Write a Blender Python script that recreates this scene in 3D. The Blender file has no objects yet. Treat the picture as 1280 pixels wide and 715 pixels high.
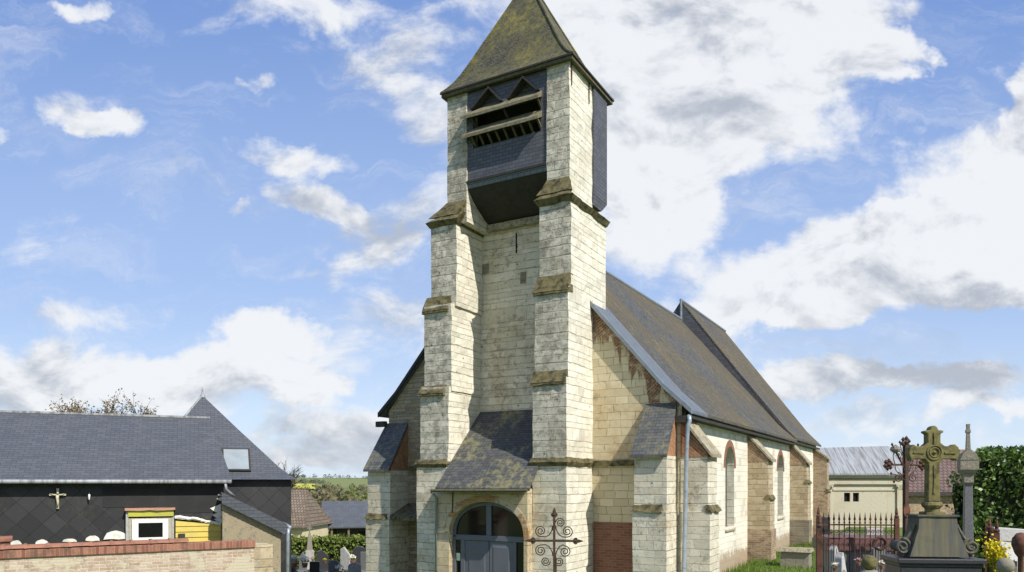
import bpy, bmesh, math, random
from mathutils import Vector, Matrix, noise
from mathutils.geometry import tessellate_polygon
R = math.radians
rnd = random.Random(11)
S = bpy.context.scene
C = S.collection

# ------------------------------------------------------------------ camera
EYE = 3.5
cam = bpy.data.cameras.new("camera")
cam.sensor_width = 36.0
cam.lens = 940 / 1280 * 36
cam.shift_y = (603 - 357.5) / 1280
cam.clip_end = 8000
camo = bpy.data.objects.new("camera", cam)
camo.location = (0, 0, EYE)
camo.rotation_euler = (R(90), 0, 0)
C.objects.link(camo)
S.camera = camo

# ------------------------------------------------------------------ sun, exposure
SUN_AZ, SUN_EL = math.atan2(0.650, -0.759), R(45)     # azimuth clockwise from +Y
sd = Vector((math.sin(SUN_AZ) * math.cos(SUN_EL), math.cos(SUN_AZ) * math.cos(SUN_EL), math.sin(SUN_EL)))
sun = bpy.data.lights.new("sun", 'SUN')
sun.energy = 2.95
sun.angle = R(0.5)
sun.color = (1.0, 0.945, 0.86)
suno = bpy.data.objects.new("sun", sun)
suno.rotation_euler = (-sd).to_track_quat('-Z', 'Y').to_euler()
suno.location = (30, -30, 60)
C.objects.link(suno)
S.view_settings.view_transform = 'Standard'
S.view_settings.look = 'None'
S.view_settings.exposure = 0.97
S.view_settings.gamma = 1.0


# ------------------------------------------------------------------ node shorthand
class NT:
    def __init__(s, tree):
        s.t = tree
        s.n = tree.nodes
        s.l = tree.links

    def node(s, typ, ins=None, **at):
        n = s.n.new(typ)
        for k, v in at.items():
            setattr(n, k, v)
        for k, v in (ins or {}).items():
            s.put(n.inputs[k], v)
        return n

    def put(s, sock, v):
        if hasattr(v, 'is_output'):
            s.l.new(v, sock)
        else:
            if isinstance(v, tuple) and len(v) == 3 and sock.type == 'RGBA':
                v = (*v, 1)
            sock.default_value = v

    def m(s, op, a, b=None, c=None, clamp=False):
        n = s.n.new('ShaderNodeMath')
        n.operation = op
        n.use_clamp = clamp
        for i, v in enumerate((a, b, c)):
            if v is not None:
                s.put(n.inputs[i], v)
        return n.outputs[0]

    def vm(s, op, a, b=None):
        n = s.n.new('ShaderNodeVectorMath')
        n.operation = op
        s.put(n.inputs[0], a)
        if b is not None:
            s.put(n.inputs[1], b)
        return n.outputs['Value' if op in ('DOT_PRODUCT', 'LENGTH') else 'Vector']

    def mix(s, f, a, b, blend='MIX'):
        n = s.n.new('ShaderNodeMix')
        n.data_type = 'RGBA'
        n.blend_type = blend
        s.put(n.inputs['Factor'], f)
        s.put(n.inputs[6], a)
        s.put(n.inputs[7], b)
        return n.outputs[2]

    def ss(s, v, lo, hi, a=0.0, b=1.0):
        n = s.n.new('ShaderNodeMapRange')
        n.interpolation_type = 'SMOOTHSTEP'
        s.put(n.inputs[0], v)
        for i, x in enumerate((lo, hi, a, b)):
            n.inputs[1 + i].default_value = x
        return n.outputs[0]

    def noise(s, vec, scale, detail=4, rough=0.55, dist=0.0):
        n = s.node('ShaderNodeTexNoise', {'Vector': vec, 'Scale': scale, 'Detail': detail, 'Roughness': rough, 'Distortion': dist})
        return n.outputs['Fac']

    def map(s, vec, loc=(0, 0, 0), rot=0.0, scale=(1, 1, 1), typ='POINT'):
        n = s.node('ShaderNodeMapping', vector_type=typ)
        s.l.new(vec, n.inputs['Vector'])
        n.inputs['Location'].default_value = loc
        n.inputs['Rotation'].default_value = (0, 0, rot)
        n.inputs['Scale'].default_value = scale
        return n.outputs[0]


# ------------------------------------------------------------------ world: sky with clouds
W = bpy.data.worlds.new("World")
S.world = W
W.use_nodes = True
w = NT(W.node_tree)
w.n.clear()
sky = w.node('ShaderNodeTexSky', sky_type='NISHITA', sun_disc=False, sun_elevation=SUN_EL, sun_rotation=SUN_AZ,
             altitude=100, air_density=1.0, dust_density=0.7, ozone_density=3.0)
tc = w.node('ShaderNodeTexCoord')
sx = w.node('ShaderNodeSeparateXYZ', {0: tc.outputs['Generated']})
den = w.m('MAXIMUM', w.m('ABSOLUTE', sx.outputs[1]), 0.12)
ca = w.m('DIVIDE', sx.outputs[0], den)
cb = w.m('DIVIDE', sx.outputs[2], den)
cp = w.node('ShaderNodeCombineXYZ', {0: ca, 1: cb, 2: 0.0}).outputs[0]
warp = w.node('ShaderNodeTexNoise', {'Vector': cp, 'Scale': 7.0, 'Detail': 5, 'Roughness': 0.6}).outputs['Color']
cw = w.vm('ADD', cp, w.vm('MULTIPLY', w.vm('SUBTRACT', warp, (0.5, 0.5, 0.5)), (0.20, 0.13, 0)))


def blob(px, py, rx, ry, k, rot=0.0):
    return ((px - 640) / 940, (603 - py) / 940, rx / 940, ry / 940, k, rot)


CLOUDS = [  # azimuth/elevation tangents of each cloud mass, its two radii, weight, tilt
    blob(900, 60, 290, 170, 1.5, 0.15), blob(760, 180, 170, 190, 1.3), blob(850, 235, 110, 90, .8), blob(720, 20, 160, 110, .9),
    blob(1010, 10, 150, 60, .8), blob(1110, 330, 300, 78, 1.6, 0.12), blob(1260, 250, 190, 130, 1.4, 0.5), blob(980, 385, 160, 40, .9, 0.1),
    blob(1330, 120, 110, 60, 1.2, .8), blob(1128, 78, 58, 36, .9, 0.4), blob(1040, 473, 110, 32, 1.3), blob(1200, 478, 130, 26, 1.2),
    blob(1250, 508, 110, 20, .8), blob(1100, 520, 300, 22, .5), blob(500, 55, 110, 70, .62, -.3), blob(545, 150, 90, 60, .6, -.5), blob(380, 5, 120, 34, .7),
    blob(120, 125, 75, 40, .75, -.5), blob(150, 155, 50, 22, .7, -.2), blob(370, 185, 105, 32, .9, -.08), blob(395, 245, 100, 30, .9, -.28),
    blob(293, 250, 26, 14, .7), blob(320, 108, 36, 15, .75, .2), blob(470, 315, 170, 30, .5, .35), blob(100, 8, 45, 14, .6), blob(8, 158, 28, 14, .5),
    blob(40, 475, 330, 62, .9), blob(345, 425, 75, 34, 1.0), blob(250, 470, 250, 50, .6), blob(390, 485, 70, 26, .9), blob(450, 530, 190, 36, .85),
    blob(120, 395, 150, 22, .6, .05), blob(480, 420, 260, 70, .5, .1), blob(520, 260, 150, 45, .45, .5), blob(300, 575, 500, 24, .6), blob(1000, 560, 600, 24, .4), blob(820, 420, 160, 60, .4),
]
acc = 0.0
for (bx_, by_, rx_, ry_, k_, ro_) in CLOUDS:
    q = w.map(cw, (bx_, by_, 0), ro_, (rx_, ry_, 1), 'TEXTURE')
    e_ = w.m('SUBTRACT', 1.0, w.vm('DOT_PRODUCT', q, q), clamp=True)
    acc = w.m('MULTIPLY_ADD', e_, k_, acc)
acc = w.m('MINIMUM', acc, 1.25)
n1 = w.noise(w.map(cp, scale=(1, 1.5, 1)), 7.0, 10, 0.62, 0.3)
n2 = w.noise(w.map(cp, (0.012, 0.03, 0), 0, (1, 1.5, 1)), 7.0, 6, 0.6, 0.3)
n3 = w.noise(w.map(cp, (3.1, 1.7, 0), 0, (1, 1.8, 1)), 3.2, 5, 0.55)
D = w.m('ADD', acc, w.m('MULTIPLY', w.m('SUBTRACT', n1, 0.5), 2.7))
wisp = w.ss(w.noise(w.map(cw, (0.4, 0.2, 0), R(-14), (1.2, 4.0, 1)), 3.0, 9, 0.68, 0.6), 0.46, 0.80, 0, 0.55)
alpha = w.m('MAXIMUM', w.ss(D, 0.16, 0.92), wisp)
alpha = w.m('MULTIPLY', alpha, w.ss(sx.outputs[2], -0.01, 0.02))
emb = w.m('ADD', 0.62, w.m('MULTIPLY', w.m('SUBTRACT', n2, n1), -2.0))
emb = w.m('ADD', emb, w.m('MULTIPLY', w.m('SUBTRACT', 0.50, n3), 2.4))
low = w.ss(cb, 0.06, 0.34, -0.07, 0.06)
shade = w.m('ADD', emb, low, clamp=True)
ccol = w.mix(w.ss(shade, 0.1, 0.75), (0.45, 0.49, 0.56), (0.86, 0.875, 0.90))
grad = w.mix(w.ss(cb, -0.02, 0.30), (2.2, 2.6, 3.1), (1.25, 1.72, 2.75))          # clean spring air: pale low down, deeper blue above
grad = w.mix(w.ss(cb, 0.25, 0.75), grad, (0.58, 1.02, 2.25))
skyc = w.mix(0.9, sky.outputs[0], grad)
bgs = w.node('ShaderNodeBackground', {'Color': skyc, 'Strength': 0.15})
bgc = w.node('ShaderNodeBackground', {'Color': ccol, 'Strength': 0.535})
mx = w.node('ShaderNodeMixShader', {0: w.m('MULTIPLY', alpha, 0.95), 1: bgs.outputs[0], 2: bgc.outputs[0]})
w.l.new(mx.outputs[0], w.node('ShaderNodeOutputWorld').inputs[0])


# ------------------------------------------------------------------ materials
MATS = {}


def newmat(name):
    m = bpy.data.materials.new(name)
    m.use_nodes = True
    t = NT(m.node_tree)
    b = m.node_tree.nodes['Principled BSDF']
    b.inputs['Specular IOR Level'].default_value = 0.3
    MATS[name] = m
    return m, t, b


def bump(t, b, h, st=0.4, d=0.01):
    n = t.node('ShaderNodeBump', {'Height': h, 'Strength': st, 'Distance': d})
    t.l.new(n.outputs[0], b.inputs['Normal'])


def stone(name, c1, c2, bw=0.36, rh=0.185, weather=0.5, dark=(0.13, 0.125, 0.10), joint=(0.20, 0.175, 0.12), warm=0.3,
          speck=0.5, jw=0.012, sub=None, stain_z=None):
    m, t, b = newmat(name)
    tcn = t.node('ShaderNodeTexCoord')
    uv, ob = tcn.outputs['UV'], tcn.outputs['Object']
    wr = t.node('ShaderNodeTexNoise', {'Vector': ob, 'Scale': 1.7, 'Detail': 3}).outputs['Color']
    s2 = t.node('ShaderNodeSeparateXYZ', {0: uv})
    row = t.node('ShaderNodeTexNoise', {'W': t.m('MULTIPLY', s2.outputs[1], 1.7), 'Scale': 1.0, 'Detail': 1}, noise_dimensions='1D').outputs['Fac']
    uv = t.vm('ADD', uv, t.node('ShaderNodeCombineXYZ', {1: t.m('MULTIPLY', t.m('SUBTRACT', row, 0.5), 0.34)}).outputs[0])
    uvw = t.vm('ADD', uv, t.vm('MULTIPLY', t.vm('SUBTRACT', wr, (.5, .5, .5)), (0.20, 0.05, 0)))
    bh_ = t.node('ShaderNodeTexBrick', {'Vector': uvw, 'Scale': 1.0, 'Mortar Size': jw, 'Mortar Smooth': 0.5, 'Brick Width': 400.0, 'Row Height': rh})
    br = t.node('ShaderNodeTexBrick', {'Vector': uvw, 'Color1': (0, 0, 0), 'Color2': (1, 1, 1), 'Mortar': (.5, .5, .5), 'Scale': 1.0,
                                       'Mortar Size': jw, 'Mortar Smooth': 0.4, 'Bias': 0.0, 'Brick Width': bw, 'Row Height': rh},
                offset=0.5, squash=0.8, squash_frequency=3)
    jn = t.noise(ob, 3.4, 5)
    jv = t.m('MULTIPLY', br.outputs['Fac'], t.ss(t.noise(ob, 1.9, 4), 0.42, 0.62, 0.08, 0.75))
    jm = t.m('MAXIMUM', bh_.outputs['Fac'], jv)
    jm2 = t.m('MULTIPLY', jm, t.ss(jn, 0.36, 0.60, 0.2, 1.0))
    a = t.noise(ob, 0.8, 6, 0.6)
    f = t.noise(ob, 6.0, 8, 0.7)
    g = t.noise(ob, 28.0, 5, 0.7)
    col = t.mix(br.outputs['Color'], c1, c2)
    col = t.mix(t.m('MULTIPLY', t.ss(a, 0.45, 0.72), warm), col, (0.46, 0.33, 0.17))
    wm = t.m('MULTIPLY', t.ss(t.m('ADD', t.m('MULTIPLY', f, 0.62), t.m('MULTIPLY', a, 0.38)), 0.60 - 0.24 * weather, 0.70 - 0.20 * weather), min(1, 0.25 + weather * 0.75))
    col = t.mix(wm, col, t.mix(t.ss(g, 0.38, 0.62), dark, (0.35, 0.32, 0.255)))
    col = t.mix(t.ss(br.outputs['Color'], 0.80, 0.95, 0, 0.38), col, (0.30, 0.27, 0.20))
    sp = t.m('MULTIPLY', t.ss(t.noise(ob, 17.0, 6, 0.75), 0.53, 0.63), t.m('MULTIPLY', t.ss(f, 0.40, 0.60), speck))
    col = t.mix(sp, col, (0.075, 0.07, 0.055))
    vo = t.node('ShaderNodeTexVoronoi', {'Vector': ob, 'Scale': 2.1, 'Randomness': 1.0}).outputs['Distance']
    col = t.mix(t.ss(t.m('ADD', vo, t.m('MULTIPLY', g, 0.05)), 0.10, 0.055), col, (0.12, 0.10, 0.07))
    if stain_z:
        sz = t.node('ShaderNodeSeparateXYZ', {0: ob}).outputs[2]
        st = t.ss(t.m('ADD', sz, t.m('MULTIPLY', t.m('SUBTRACT', f, 0.5), -0.9)), stain_z + 0.12, stain_z - 0.12)
        col = t.mix(t.m('MULTIPLY', st, 0.8), col, t.mix(g, (0.20, 0.13, 0.07), (0.42, 0.29, 0.16)))
    col = t.mix(t.m('MULTIPLY', jm2, 0.68), col, joint)
    pt = t.noise(t.map(ob, scale=(1, 1, 1.4)), 0.55, 2, 0.4)
    col = t.mix(t.ss(pt, 0.52, 0.60, 0, 0.16), col, (0.40, 0.35, 0.25))
    t.l.new(col, b.inputs['Base Color'])
    b.inputs['Roughness'].default_value = 0.93
    h = t.m('ADD', t.m('MULTIPLY', jm, -0.9), t.m('ADD', t.m('MULTIPLY', f, 0.9), t.m('MULTIPLY', g, 0.5)))
    bump(t, b, h, 0.7, 0.025)
    return m


stone('chalk_south', (0.66, 0.63, 0.51), (0.80, 0.765, 0.645), weather=0.22, speck=0.5, warm=0.15)
stone('chalk_west', (0.50, 0.465, 0.365), (0.69, 0.65, 0.53), weather=0.63, speck=1.0, warm=0.1, jw=0.014)
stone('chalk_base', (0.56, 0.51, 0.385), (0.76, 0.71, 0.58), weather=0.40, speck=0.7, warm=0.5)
stone('chalk_render', (0.74, 0.70, 0.58), (0.78, 0.74, 0.62), weather=0.03, speck=0.1, warm=0.12, jw=0.005, joint=(0.60, 0.55, 0.43), stain_z=1.35)
stone('rubble', (0.36, 0.28, 0.17), (0.55, 0.46, 0.31), bw=0.3, rh=0.2, weather=0.45, warm=0.8, speck=0.5, jw=0.02)
stone('dark_rubble', (0.17, 0.145, 0.10), (0.24, 0.21, 0.15), bw=0.3, rh=0.2, weather=0.6, warm=0.4, speck=0.7, jw=0.02)
stone('stained_gable', (0.23, 0.17, 0.10), (0.44, 0.36, 0.24), bw=0.25, rh=0.10, weather=0.5, warm=0.7, speck=0.9, jw=0.012)
stone('porch_plaster', (0.52, 0.43, 0.27), (0.60, 0.50, 0.34), bw=0.34, rh=0.21, weather=0.40, warm=0.9, speck=0.6, jw=0.010)
stone('tomb_stone', (0.22, 0.20, 0.155), (0.27, 0.25, 0.19), bw=9, rh=9, weather=0.5, speck=0.6, warm=0.1)
stone('cream_render', (0.52, 0.475, 0.36), (0.57, 0.525, 0.40), bw=9, rh=9, weather=0.15, speck=0.15, warm=0.25)
stone('grey_render', (0.40, 0.37, 0.30), (0.45, 0.42, 0.34), bw=9, rh=9, weather=0.3, speck=0.7, warm=0.5)
stone('lean_render', (0.30, 0.245, 0.16), (0.36, 0.30, 0.20), bw=9, rh=9, weather=0.55, speck=0.9, warm=0.6)
stone('headstone_pale', (0.50, 0.49, 0.47), (0.52, 0.51, 0.49), bw=9, rh=9, weather=0.12, speck=0.2, warm=0.0)


def gable(name):
    """chalk blocks with the old diagonal brickwork showing along the slopes"""
    m, t, b = newmat(name)
    tcn = t.node('ShaderNodeTexCoord')
    uv, ob = tcn.outputs['UV'], tcn.outputs['Object']
    wr = t.node('ShaderNodeTexNoise', {'Vector': ob, 'Scale': 1.7, 'Detail': 3}).outputs['Color']
    uvw = t.vm('ADD', uv, t.vm('MULTIPLY', t.vm('SUBTRACT', wr, (.5, .5, .5)), (0.2, 0.07, 0)))
    br = t.node('ShaderNodeTexBrick', {'Vector': uvw, 'Color1': (0, 0, 0), 'Color2': (1, 1, 1), 'Mortar': (.5, .5, .5), 'Scale': 1.0, 'Mortar Size': 0.010,
                                       'Mortar Smooth': 0.4, 'Brick Width': 0.40, 'Row Height': 0.205}, offset=0.5, squash=0.8, squash_frequency=3)
    f = t.noise(ob, 6.0, 8, 0.7)
    a = t.noise(ob, 0.9, 6, 0.6)
    g = t.noise(ob, 26.0, 5, 0.7)
    col = t.mix(br.outputs['Color'], (0.54, 0.46, 0.30), (0.68, 0.60, 0.42))
    col = t.mix(t.m('MULTIPLY', t.ss(a, 0.42, 0.7), 0.5), col, (0.50, 0.34, 0.15))
    jm = t.m('MULTIPLY', br.outputs['Fac'], t.ss(f, 0.35, 0.6, 0.2, 1))
    col = t.mix(t.m('MULTIPLY', jm, 0.7), col, (0.22, 0.17, 0.10))
    dv = t.node('ShaderNodeTexBrick', {'Vector': t.map(uvw, rot=R(38)), 'Color1': (0.20, 0.085, 0.05), 'Color2': (0.30, 0.15, 0.085), 'Mortar': (0.40, 0.32, 0.21),
                                       'Scale': 1.0, 'Mortar Size': 0.008, 'Brick Width': 0.22, 'Row Height': 0.068}, offset=0.5)
    bc = t.mix(t.ss(f, 0.45, 0.7, 0, 0.75), dv.outputs['Color'], (0.13, 0.10, 0.06))
    s3 = t.node('ShaderNodeSeparateXYZ', {0: ob})
    ax = t.m('ADD', s3.outputs[0], 2.35)
    dist = t.m('SUBTRACT', 10.95, t.m('MULTIPLY_ADD', t.m('ABSOLUTE', ax), 1.135, s3.outputs[2]))     # height below the slope
    wob = t.noise(t.map(uv, rot=R(62), scale=(1.7, 0.30, 1)), 1.5, 4, 0.6)
    lim = t.m('MULTIPLY_ADD', t.m('SUBTRACT', wob, 0.5), 4.6, 0.55)
    lim = t.m('ADD', lim, t.ss(ax, -0.5, -3.0, 0.0, 2.6))
    bm_ = t.ss(t.m('SUBTRACT', lim, dist), -0.12, 0.12)
    col = t.mix(t.m('MULTIPLY', bm_, t.ss(f, 0.36, 0.52, 0.45, 1.0)), col, bc)
    wm = t.ss(t.m('ADD', t.m('MULTIPLY', f, 0.5), t.m('MULTIPLY', a, 0.5)), 0.52, 0.68, 0, 0.55)
    col = t.mix(wm, col, t.mix(g, (0.13, 0.12, 0.09), (0.30, 0.26, 0.18)))
    t.l.new(col, b.inputs['Base Color'])
    b.inputs['Roughness'].default_value = 0.93
    bump(t, b, t.m('ADD', t.m('MULTIPLY', br.outputs['Fac'], -0.8), t.m('ADD', f, t.m('MULTIPLY', g, 0.5))), 0.7, 0.025)


gable('gable_stone')


def brick(name, c1, c2, mortar=(0.45, 0.38, 0.28), bw=0.22, rh=0.07, wea=0.4, rot=0.0, jw=0.007, darkc=(0.10, 0.075, 0.055), patch=None):
    m, t, b = newmat(name)
    tcn = t.node('ShaderNodeTexCoord')
    uv, ob = tcn.outputs['UV'], tcn.outputs['Object']
    wr = t.node('ShaderNodeTexNoise', {'Vector': ob, 'Scale': 3.0, 'Detail': 3}).outputs['Color']
    uvw = t.vm('ADD', uv, t.vm('MULTIPLY', t.vm('SUBTRACT', wr, (.5, .5, .5)), (0.03, 0.015, 0)))
    if rot:
        uvw = t.map(uvw, rot=rot)
    br = t.node('ShaderNodeTexBrick', {'Vector': uvw, 'Color1': c1, 'Color2': c2, 'Mortar': mortar, 'Scale': 1.0, 'Mortar Size': jw,
                                       'Mortar Smooth': 0.3, 'Brick Width': bw, 'Row Height': rh}, offset=0.5)
    f = t.noise(ob, 5.0, 8, 0.7)
    g = t.noise(ob, 30.0, 5, 0.7)
    a = t.noise(ob, 1.1, 5)
    col = t.mix(t.ss(g, 0.4, 0.7, 0, 0.4), br.outputs['Color'], darkc)
    col = t.mix(t.m('MULTIPLY', t.ss(t.m('ADD', t.m('MULTIPLY', f, .5), t.m('MULTIPLY', a, .5)), 0.47, 0.63), wea), col, darkc)
    if patch:
        col = t.mix(t.ss(t.m('ADD', t.m('MULTIPLY', f, .25), t.m('MULTIPLY', a, .75)), 0.53, 0.56), col, patch)
    t.l.new(col, b.inputs['Base Color'])
    b.inputs['Roughness'].default_value = 0.92
    bump(t, b, t.m('ADD', t.m('MULTIPLY', br.outputs['Fac'], -0.7), t.m('MULTIPLY', g, 0.6)), 0.6, 0.012)


brick('red_brick', (0.20, 0.075, 0.045), (0.30, 0.13, 0.08), mortar=(0.30, 0.22, 0.15))
brick('orange_brick', (0.30, 0.12, 0.055), (0.42, 0.20, 0.10), mortar=(0.45, 0.33, 0.2), rot=R(40), wea=0.35)
brick('arch_brick', (0.34, 0.19, 0.075), (0.46, 0.28, 0.12), mortar=(0.46, 0.36, 0.22), wea=0.5, patch=(0.50, 0.42, 0.28))
brick('brown_brick', (0.26, 0.16, 0.09), (0.40, 0.28, 0.17), mortar=(0.45, 0.38, 0.27), wea=0.5, rot=R(35))
brick('old_brick', (0.26, 0.17, 0.10), (0.44, 0.34, 0.22), mortar=(0.5, 0.42, 0.3), wea=0.6)
brick('yard_brick', (0.42, 0.29, 0.20), (0.56, 0.46, 0.35), mortar=(0.62, 0.56, 0.45), bw=0.21, rh=0.065, wea=0.8, darkc=(0.13, 0.105, 0.08), patch=(0.50, 0.44, 0.32))
brick('coping_brick', (0.22, 0.075, 0.05), (0.38, 0.17, 0.11), mortar=(0.34, 0.25, 0.18), bw=0.068, rh=0.6, wea=0.75, jw=0.006)


def slate(name, c1, c2, bw=0.2, rh=0.11, lichen=(0.16, 0.14, 0.07), la=0.4, llo=0.5, streak=0.3, yellow=0.0, rough=0.6, rot=0.0, gap=0.006, off=0.5, spec=0.35, brown=None):
    m, t, b = newmat(name)
    tcn = t.node('ShaderNodeTexCoord')
    uv, ob = tcn.outputs['UV'], tcn.outputs['Object']
    u2 = t.map(uv, rot=rot) if rot else uv
    wr = t.node('ShaderNodeTexNoise', {'Vector': ob, 'Scale': 5.0, 'Detail': 3}).outputs['Color']
    u2 = t.vm('ADD', u2, t.vm('MULTIPLY', t.vm('SUBTRACT', wr, (.5, .5, .5)), (0.02, 0.012, 0)))
    br = t.node('ShaderNodeTexBrick', {'Vector': u2, 'Color1': c1, 'Color2': c2, 'Mortar': tuple(x * (0.35 if rot == 0 else 0.6) for x in c1), 'Scale': 1.0, 'Mortar Size': gap,
                                       'Mortar Smooth': 0.2, 'Brick Width': bw, 'Row Height': rh}, offset=off)
    a = t.noise(ob, 0.9, 6, 0.62)
    f = t.noise(ob, 7.0, 8, 0.7)
    g = t.noise(ob, 30.0, 4, 0.7)
    st = t.noise(t.map(uv, scale=(3.0, 0.22, 1)), 1.6, 6, 0.65)
    col = br.outputs['Color']
    if brown:
        big = t.noise(t.map(uv, scale=(1.0, 0.45, 1)), 0.22, 3, 0.5)
        st = t.m('ADD', st, t.m('MULTIPLY', t.m('SUBTRACT', big, 0.5), 1.1))
        col = t.mix(t.m('MULTIPLY', t.ss(t.m('ADD', t.m('MULTIPLY', st, 0.75), t.m('MULTIPLY', a, 0.25)), 0.41, 0.55), 0.8), col, t.mix(t.ss(g, 0.35, 0.65), tuple(x * .75 for x in brown), tuple(x * 2.2 for x in brown)))
    lm = t.m('MULTIPLY', t.ss(t.m('ADD', t.m('MULTIPLY', f, 0.45), t.m('ADD', t.m('MULTIPLY', a, 0.4), t.m('MULTIPLY', st, 0.15))), llo, llo + 0.14), la)
    col = t.mix(lm, col, t.mix(g, lichen, tuple(min(1, x * 1.9) for x in lichen)))
    if streak:
        sm = t.m('MULTIPLY', t.ss(t.noise(t.map(uv, scale=(2.2, 0.22, 1)), 3.0, 8, 0.75), 0.55, 0.66), streak)
        col = t.mix(t.m('MULTIPLY', sm, t.ss(f, 0.42, 0.6)), col, (0.27, 0.25, 0.19))
    if yellow:
        ym = t.m('MULTIPLY', t.m('MULTIPLY', t.ss(a, 0.5, 0.62), t.ss(f, 0.46, 0.6)), yellow)
        col = t.mix(ym, col, (0.42, 0.33, 0.04))
    t.l.new(col, b.inputs['Base Color'])
    b.inputs['Roughness'].default_value = rough
    b.inputs['Specular IOR Level'].default_value = spec
    bump(t, b, t.m('ADD', t.m('MULTIPLY', br.outputs['Fac'], -1.0), t.m('ADD', t.m('MULTIPLY', g, 0.35), t.m('MULTIPLY', br.outputs['Color'], 2.0))), 0.55, 0.012)


slate('spire_slate', (0.058, 0.056, 0.045), (0.115, 0.108, 0.078), 0.12, 0.065, lichen=(0.085, 0.078, 0.032), la=0.8, llo=0.42, streak=0.25, yellow=0.24, rough=0.9, gap=0.009)
slate('nave_slate', (0.066, 0.069, 0.070), (0.12, 0.122, 0.118), 0.18, 0.10, lichen=(0.15, 0.125, 0.045), la=0.8, llo=0.53, streak=1.0, rough=0.85, brown=(0.070, 0.057, 0.034), gap=0.010, spec=0.2)
slate('new_slate', (0.11, 0.13, 0.15), (0.14, 0.16, 0.185), 0.18, 0.10, la=0.12, llo=0.5, streak=0.1, rough=0.5)
slate('belfry_slate', (0.078, 0.081, 0.094), (0.112, 0.116, 0.13), 0.2, 0.095, la=0.1, streak=0.05, rough=0.55)
slate('porch_slate', (0.055, 0.058, 0.060), (0.085, 0.088, 0.09), 0.2, 0.10, lichen=(0.125, 0.12, 0.072), la=0.85, llo=0.48, streak=0.3, yellow=0.16, rough=0.8)
slate('cap_slate', (0.065, 0.07, 0.072), (0.11, 0.112, 0.11), 0.17, 0.095, lichen=(0.13, 0.12, 0.075), la=0.8, llo=0.46, streak=0.5, rough=0.75)
slate('house_slate', (0.068, 0.075, 0.088), (0.088, 0.096, 0.111), 0.24, 0.10, gap=0.004, la=0.06, streak=0.06, rough=0.55)
slate('lozenge_slate', (0.021, 0.021, 0.022), (0.036, 0.036, 0.037), 0.42, 0.42, la=0.1, streak=0.0, rough=0.6, rot=R(45), off=0.0, gap=0.006)
slate('barn_slate', (0.07, 0.078, 0.09), (0.09, 0.10, 0.115), 0.5, 0.3, la=0.1, streak=0.1, rough=0.6)
slate('brown_tile', (0.16, 0.12, 0.085), (0.24, 0.19, 0.14), 0.25, 0.32, lichen=(0.10, 0.085, 0.06), la=0.5, llo=0.48, streak=0.2, rough=0.85, gap=0.03)
slate('purple_tile', (0.13, 0.085, 0.075), (0.17, 0.115, 0.10), 0.3, 0.34, lichen=(0.09, 0.075, 0.06), la=0.4, streak=0.1, rough=0.85, gap=0.035)


def plain(name, c, rough=0.6, var=0.25, scale=8, metal=0.0, c2=None, spec=0.3, bmp=0.15, island=False, trans=0.0, streaks=False):
    m, t, b = newmat(name)
    tcn = t.node('ShaderNodeTexCoord')
    ob = tcn.outputs['Object']
    f = t.noise(t.map(ob, scale=(2.2, 0.15, 0.15)) if streaks else ob, scale, 6, 0.65)
    c2 = c2 or tuple(x * 0.55 for x in c)
    k = t.m('MULTIPLY', t.ss(f, 0.38, 0.68), min(1, var * 2))
    if island:
        k = t.node('ShaderNodeNewGeometry').outputs['Random Per Island']
    t.l.new(t.mix(k, c, c2), b.inputs['Base Color'])
    b.inputs['Roughness'].default_value = rough
    b.inputs['Metallic'].default_value = metal
    b.inputs['Specular IOR Level'].default_value = spec
    if bmp:
        bump(t, b, f, bmp, 0.01)
    if trans:
        tr = t.node('ShaderNodeBsdfTranslucent', {'Color': t.mix(k, c, c2)})
        ms = t.node('ShaderNodeMixShader', {0: trans, 1: b.outputs[0], 2: tr.outputs[0]})
        t.l.new(ms.outputs[0], m.node_tree.nodes['Material Output'].inputs[0])
    return m


plain('moss_stone', (0.16, 0.135, 0.062), 0.95, 0.5, 7, c2=(0.040, 0.037, 0.022), bmp=1.0)
plain('pale_cap', (0.36, 0.32, 0.22), 0.95, 0.5, 9, c2=(0.15, 0.13, 0.09), bmp=0.6)
plain('old_wood', (0.20, 0.18, 0.11), 0.9, 0.4, 10, c2=(0.09, 0.08, 0.05))
plain('eave_wood', (0.13, 0.115, 0.07), 0.9, 0.4, 10, c2=(0.06, 0.055, 0.035))
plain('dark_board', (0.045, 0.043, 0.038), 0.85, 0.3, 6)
plain('board_black', (0.024, 0.024, 0.024), 0.75, 0.4, 2, c2=(0.034, 0.034, 0.033))
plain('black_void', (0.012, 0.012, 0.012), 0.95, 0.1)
plain('lead', (0.22, 0.25, 0.28), 0.55, 0.3, 5, c2=(0.14, 0.16, 0.19))
plain('zinc', (0.34, 0.36, 0.37), 0.55, 0.5, 4, c2=(0.17, 0.165, 0.155), metal=0.1, streaks=True)
plain('zinc_pipe', (0.33, 0.38, 0.42), 0.42, 0.25, 6, metal=0.3)
plain('door_grey', (0.115, 0.122, 0.142), 0.4, 0.1, 3, bmp=0.03, spec=0.45)
plain('window_mesh', (0.10, 0.10, 0.085), 0.5, 0.3, 14, c2=(0.06, 0.06, 0.05), spec=0.4)
plain('glass_dark', (0.010, 0.011, 0.010), 0.06, 0.2, 2, bmp=0.0, spec=0.5)
plain('skylight_glass', (0.30, 0.34, 0.36), 0.12, 0.2, 2, bmp=0.0, spec=0.6)
plain('iron', (0.042, 0.030, 0.020), 0.75, 0.5, 20, c2=(0.085, 0.048, 0.027), bmp=0.4)
plain('rust', (0.15, 0.062, 0.036), 0.85, 0.5, 14, c2=(0.055, 0.032, 0.025), bmp=0.5)
plain('rust_dark', (0.085, 0.045, 0.032), 0.85, 0.5, 14, c2=(0.05, 0.033, 0.026), bmp=0.5)
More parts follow.
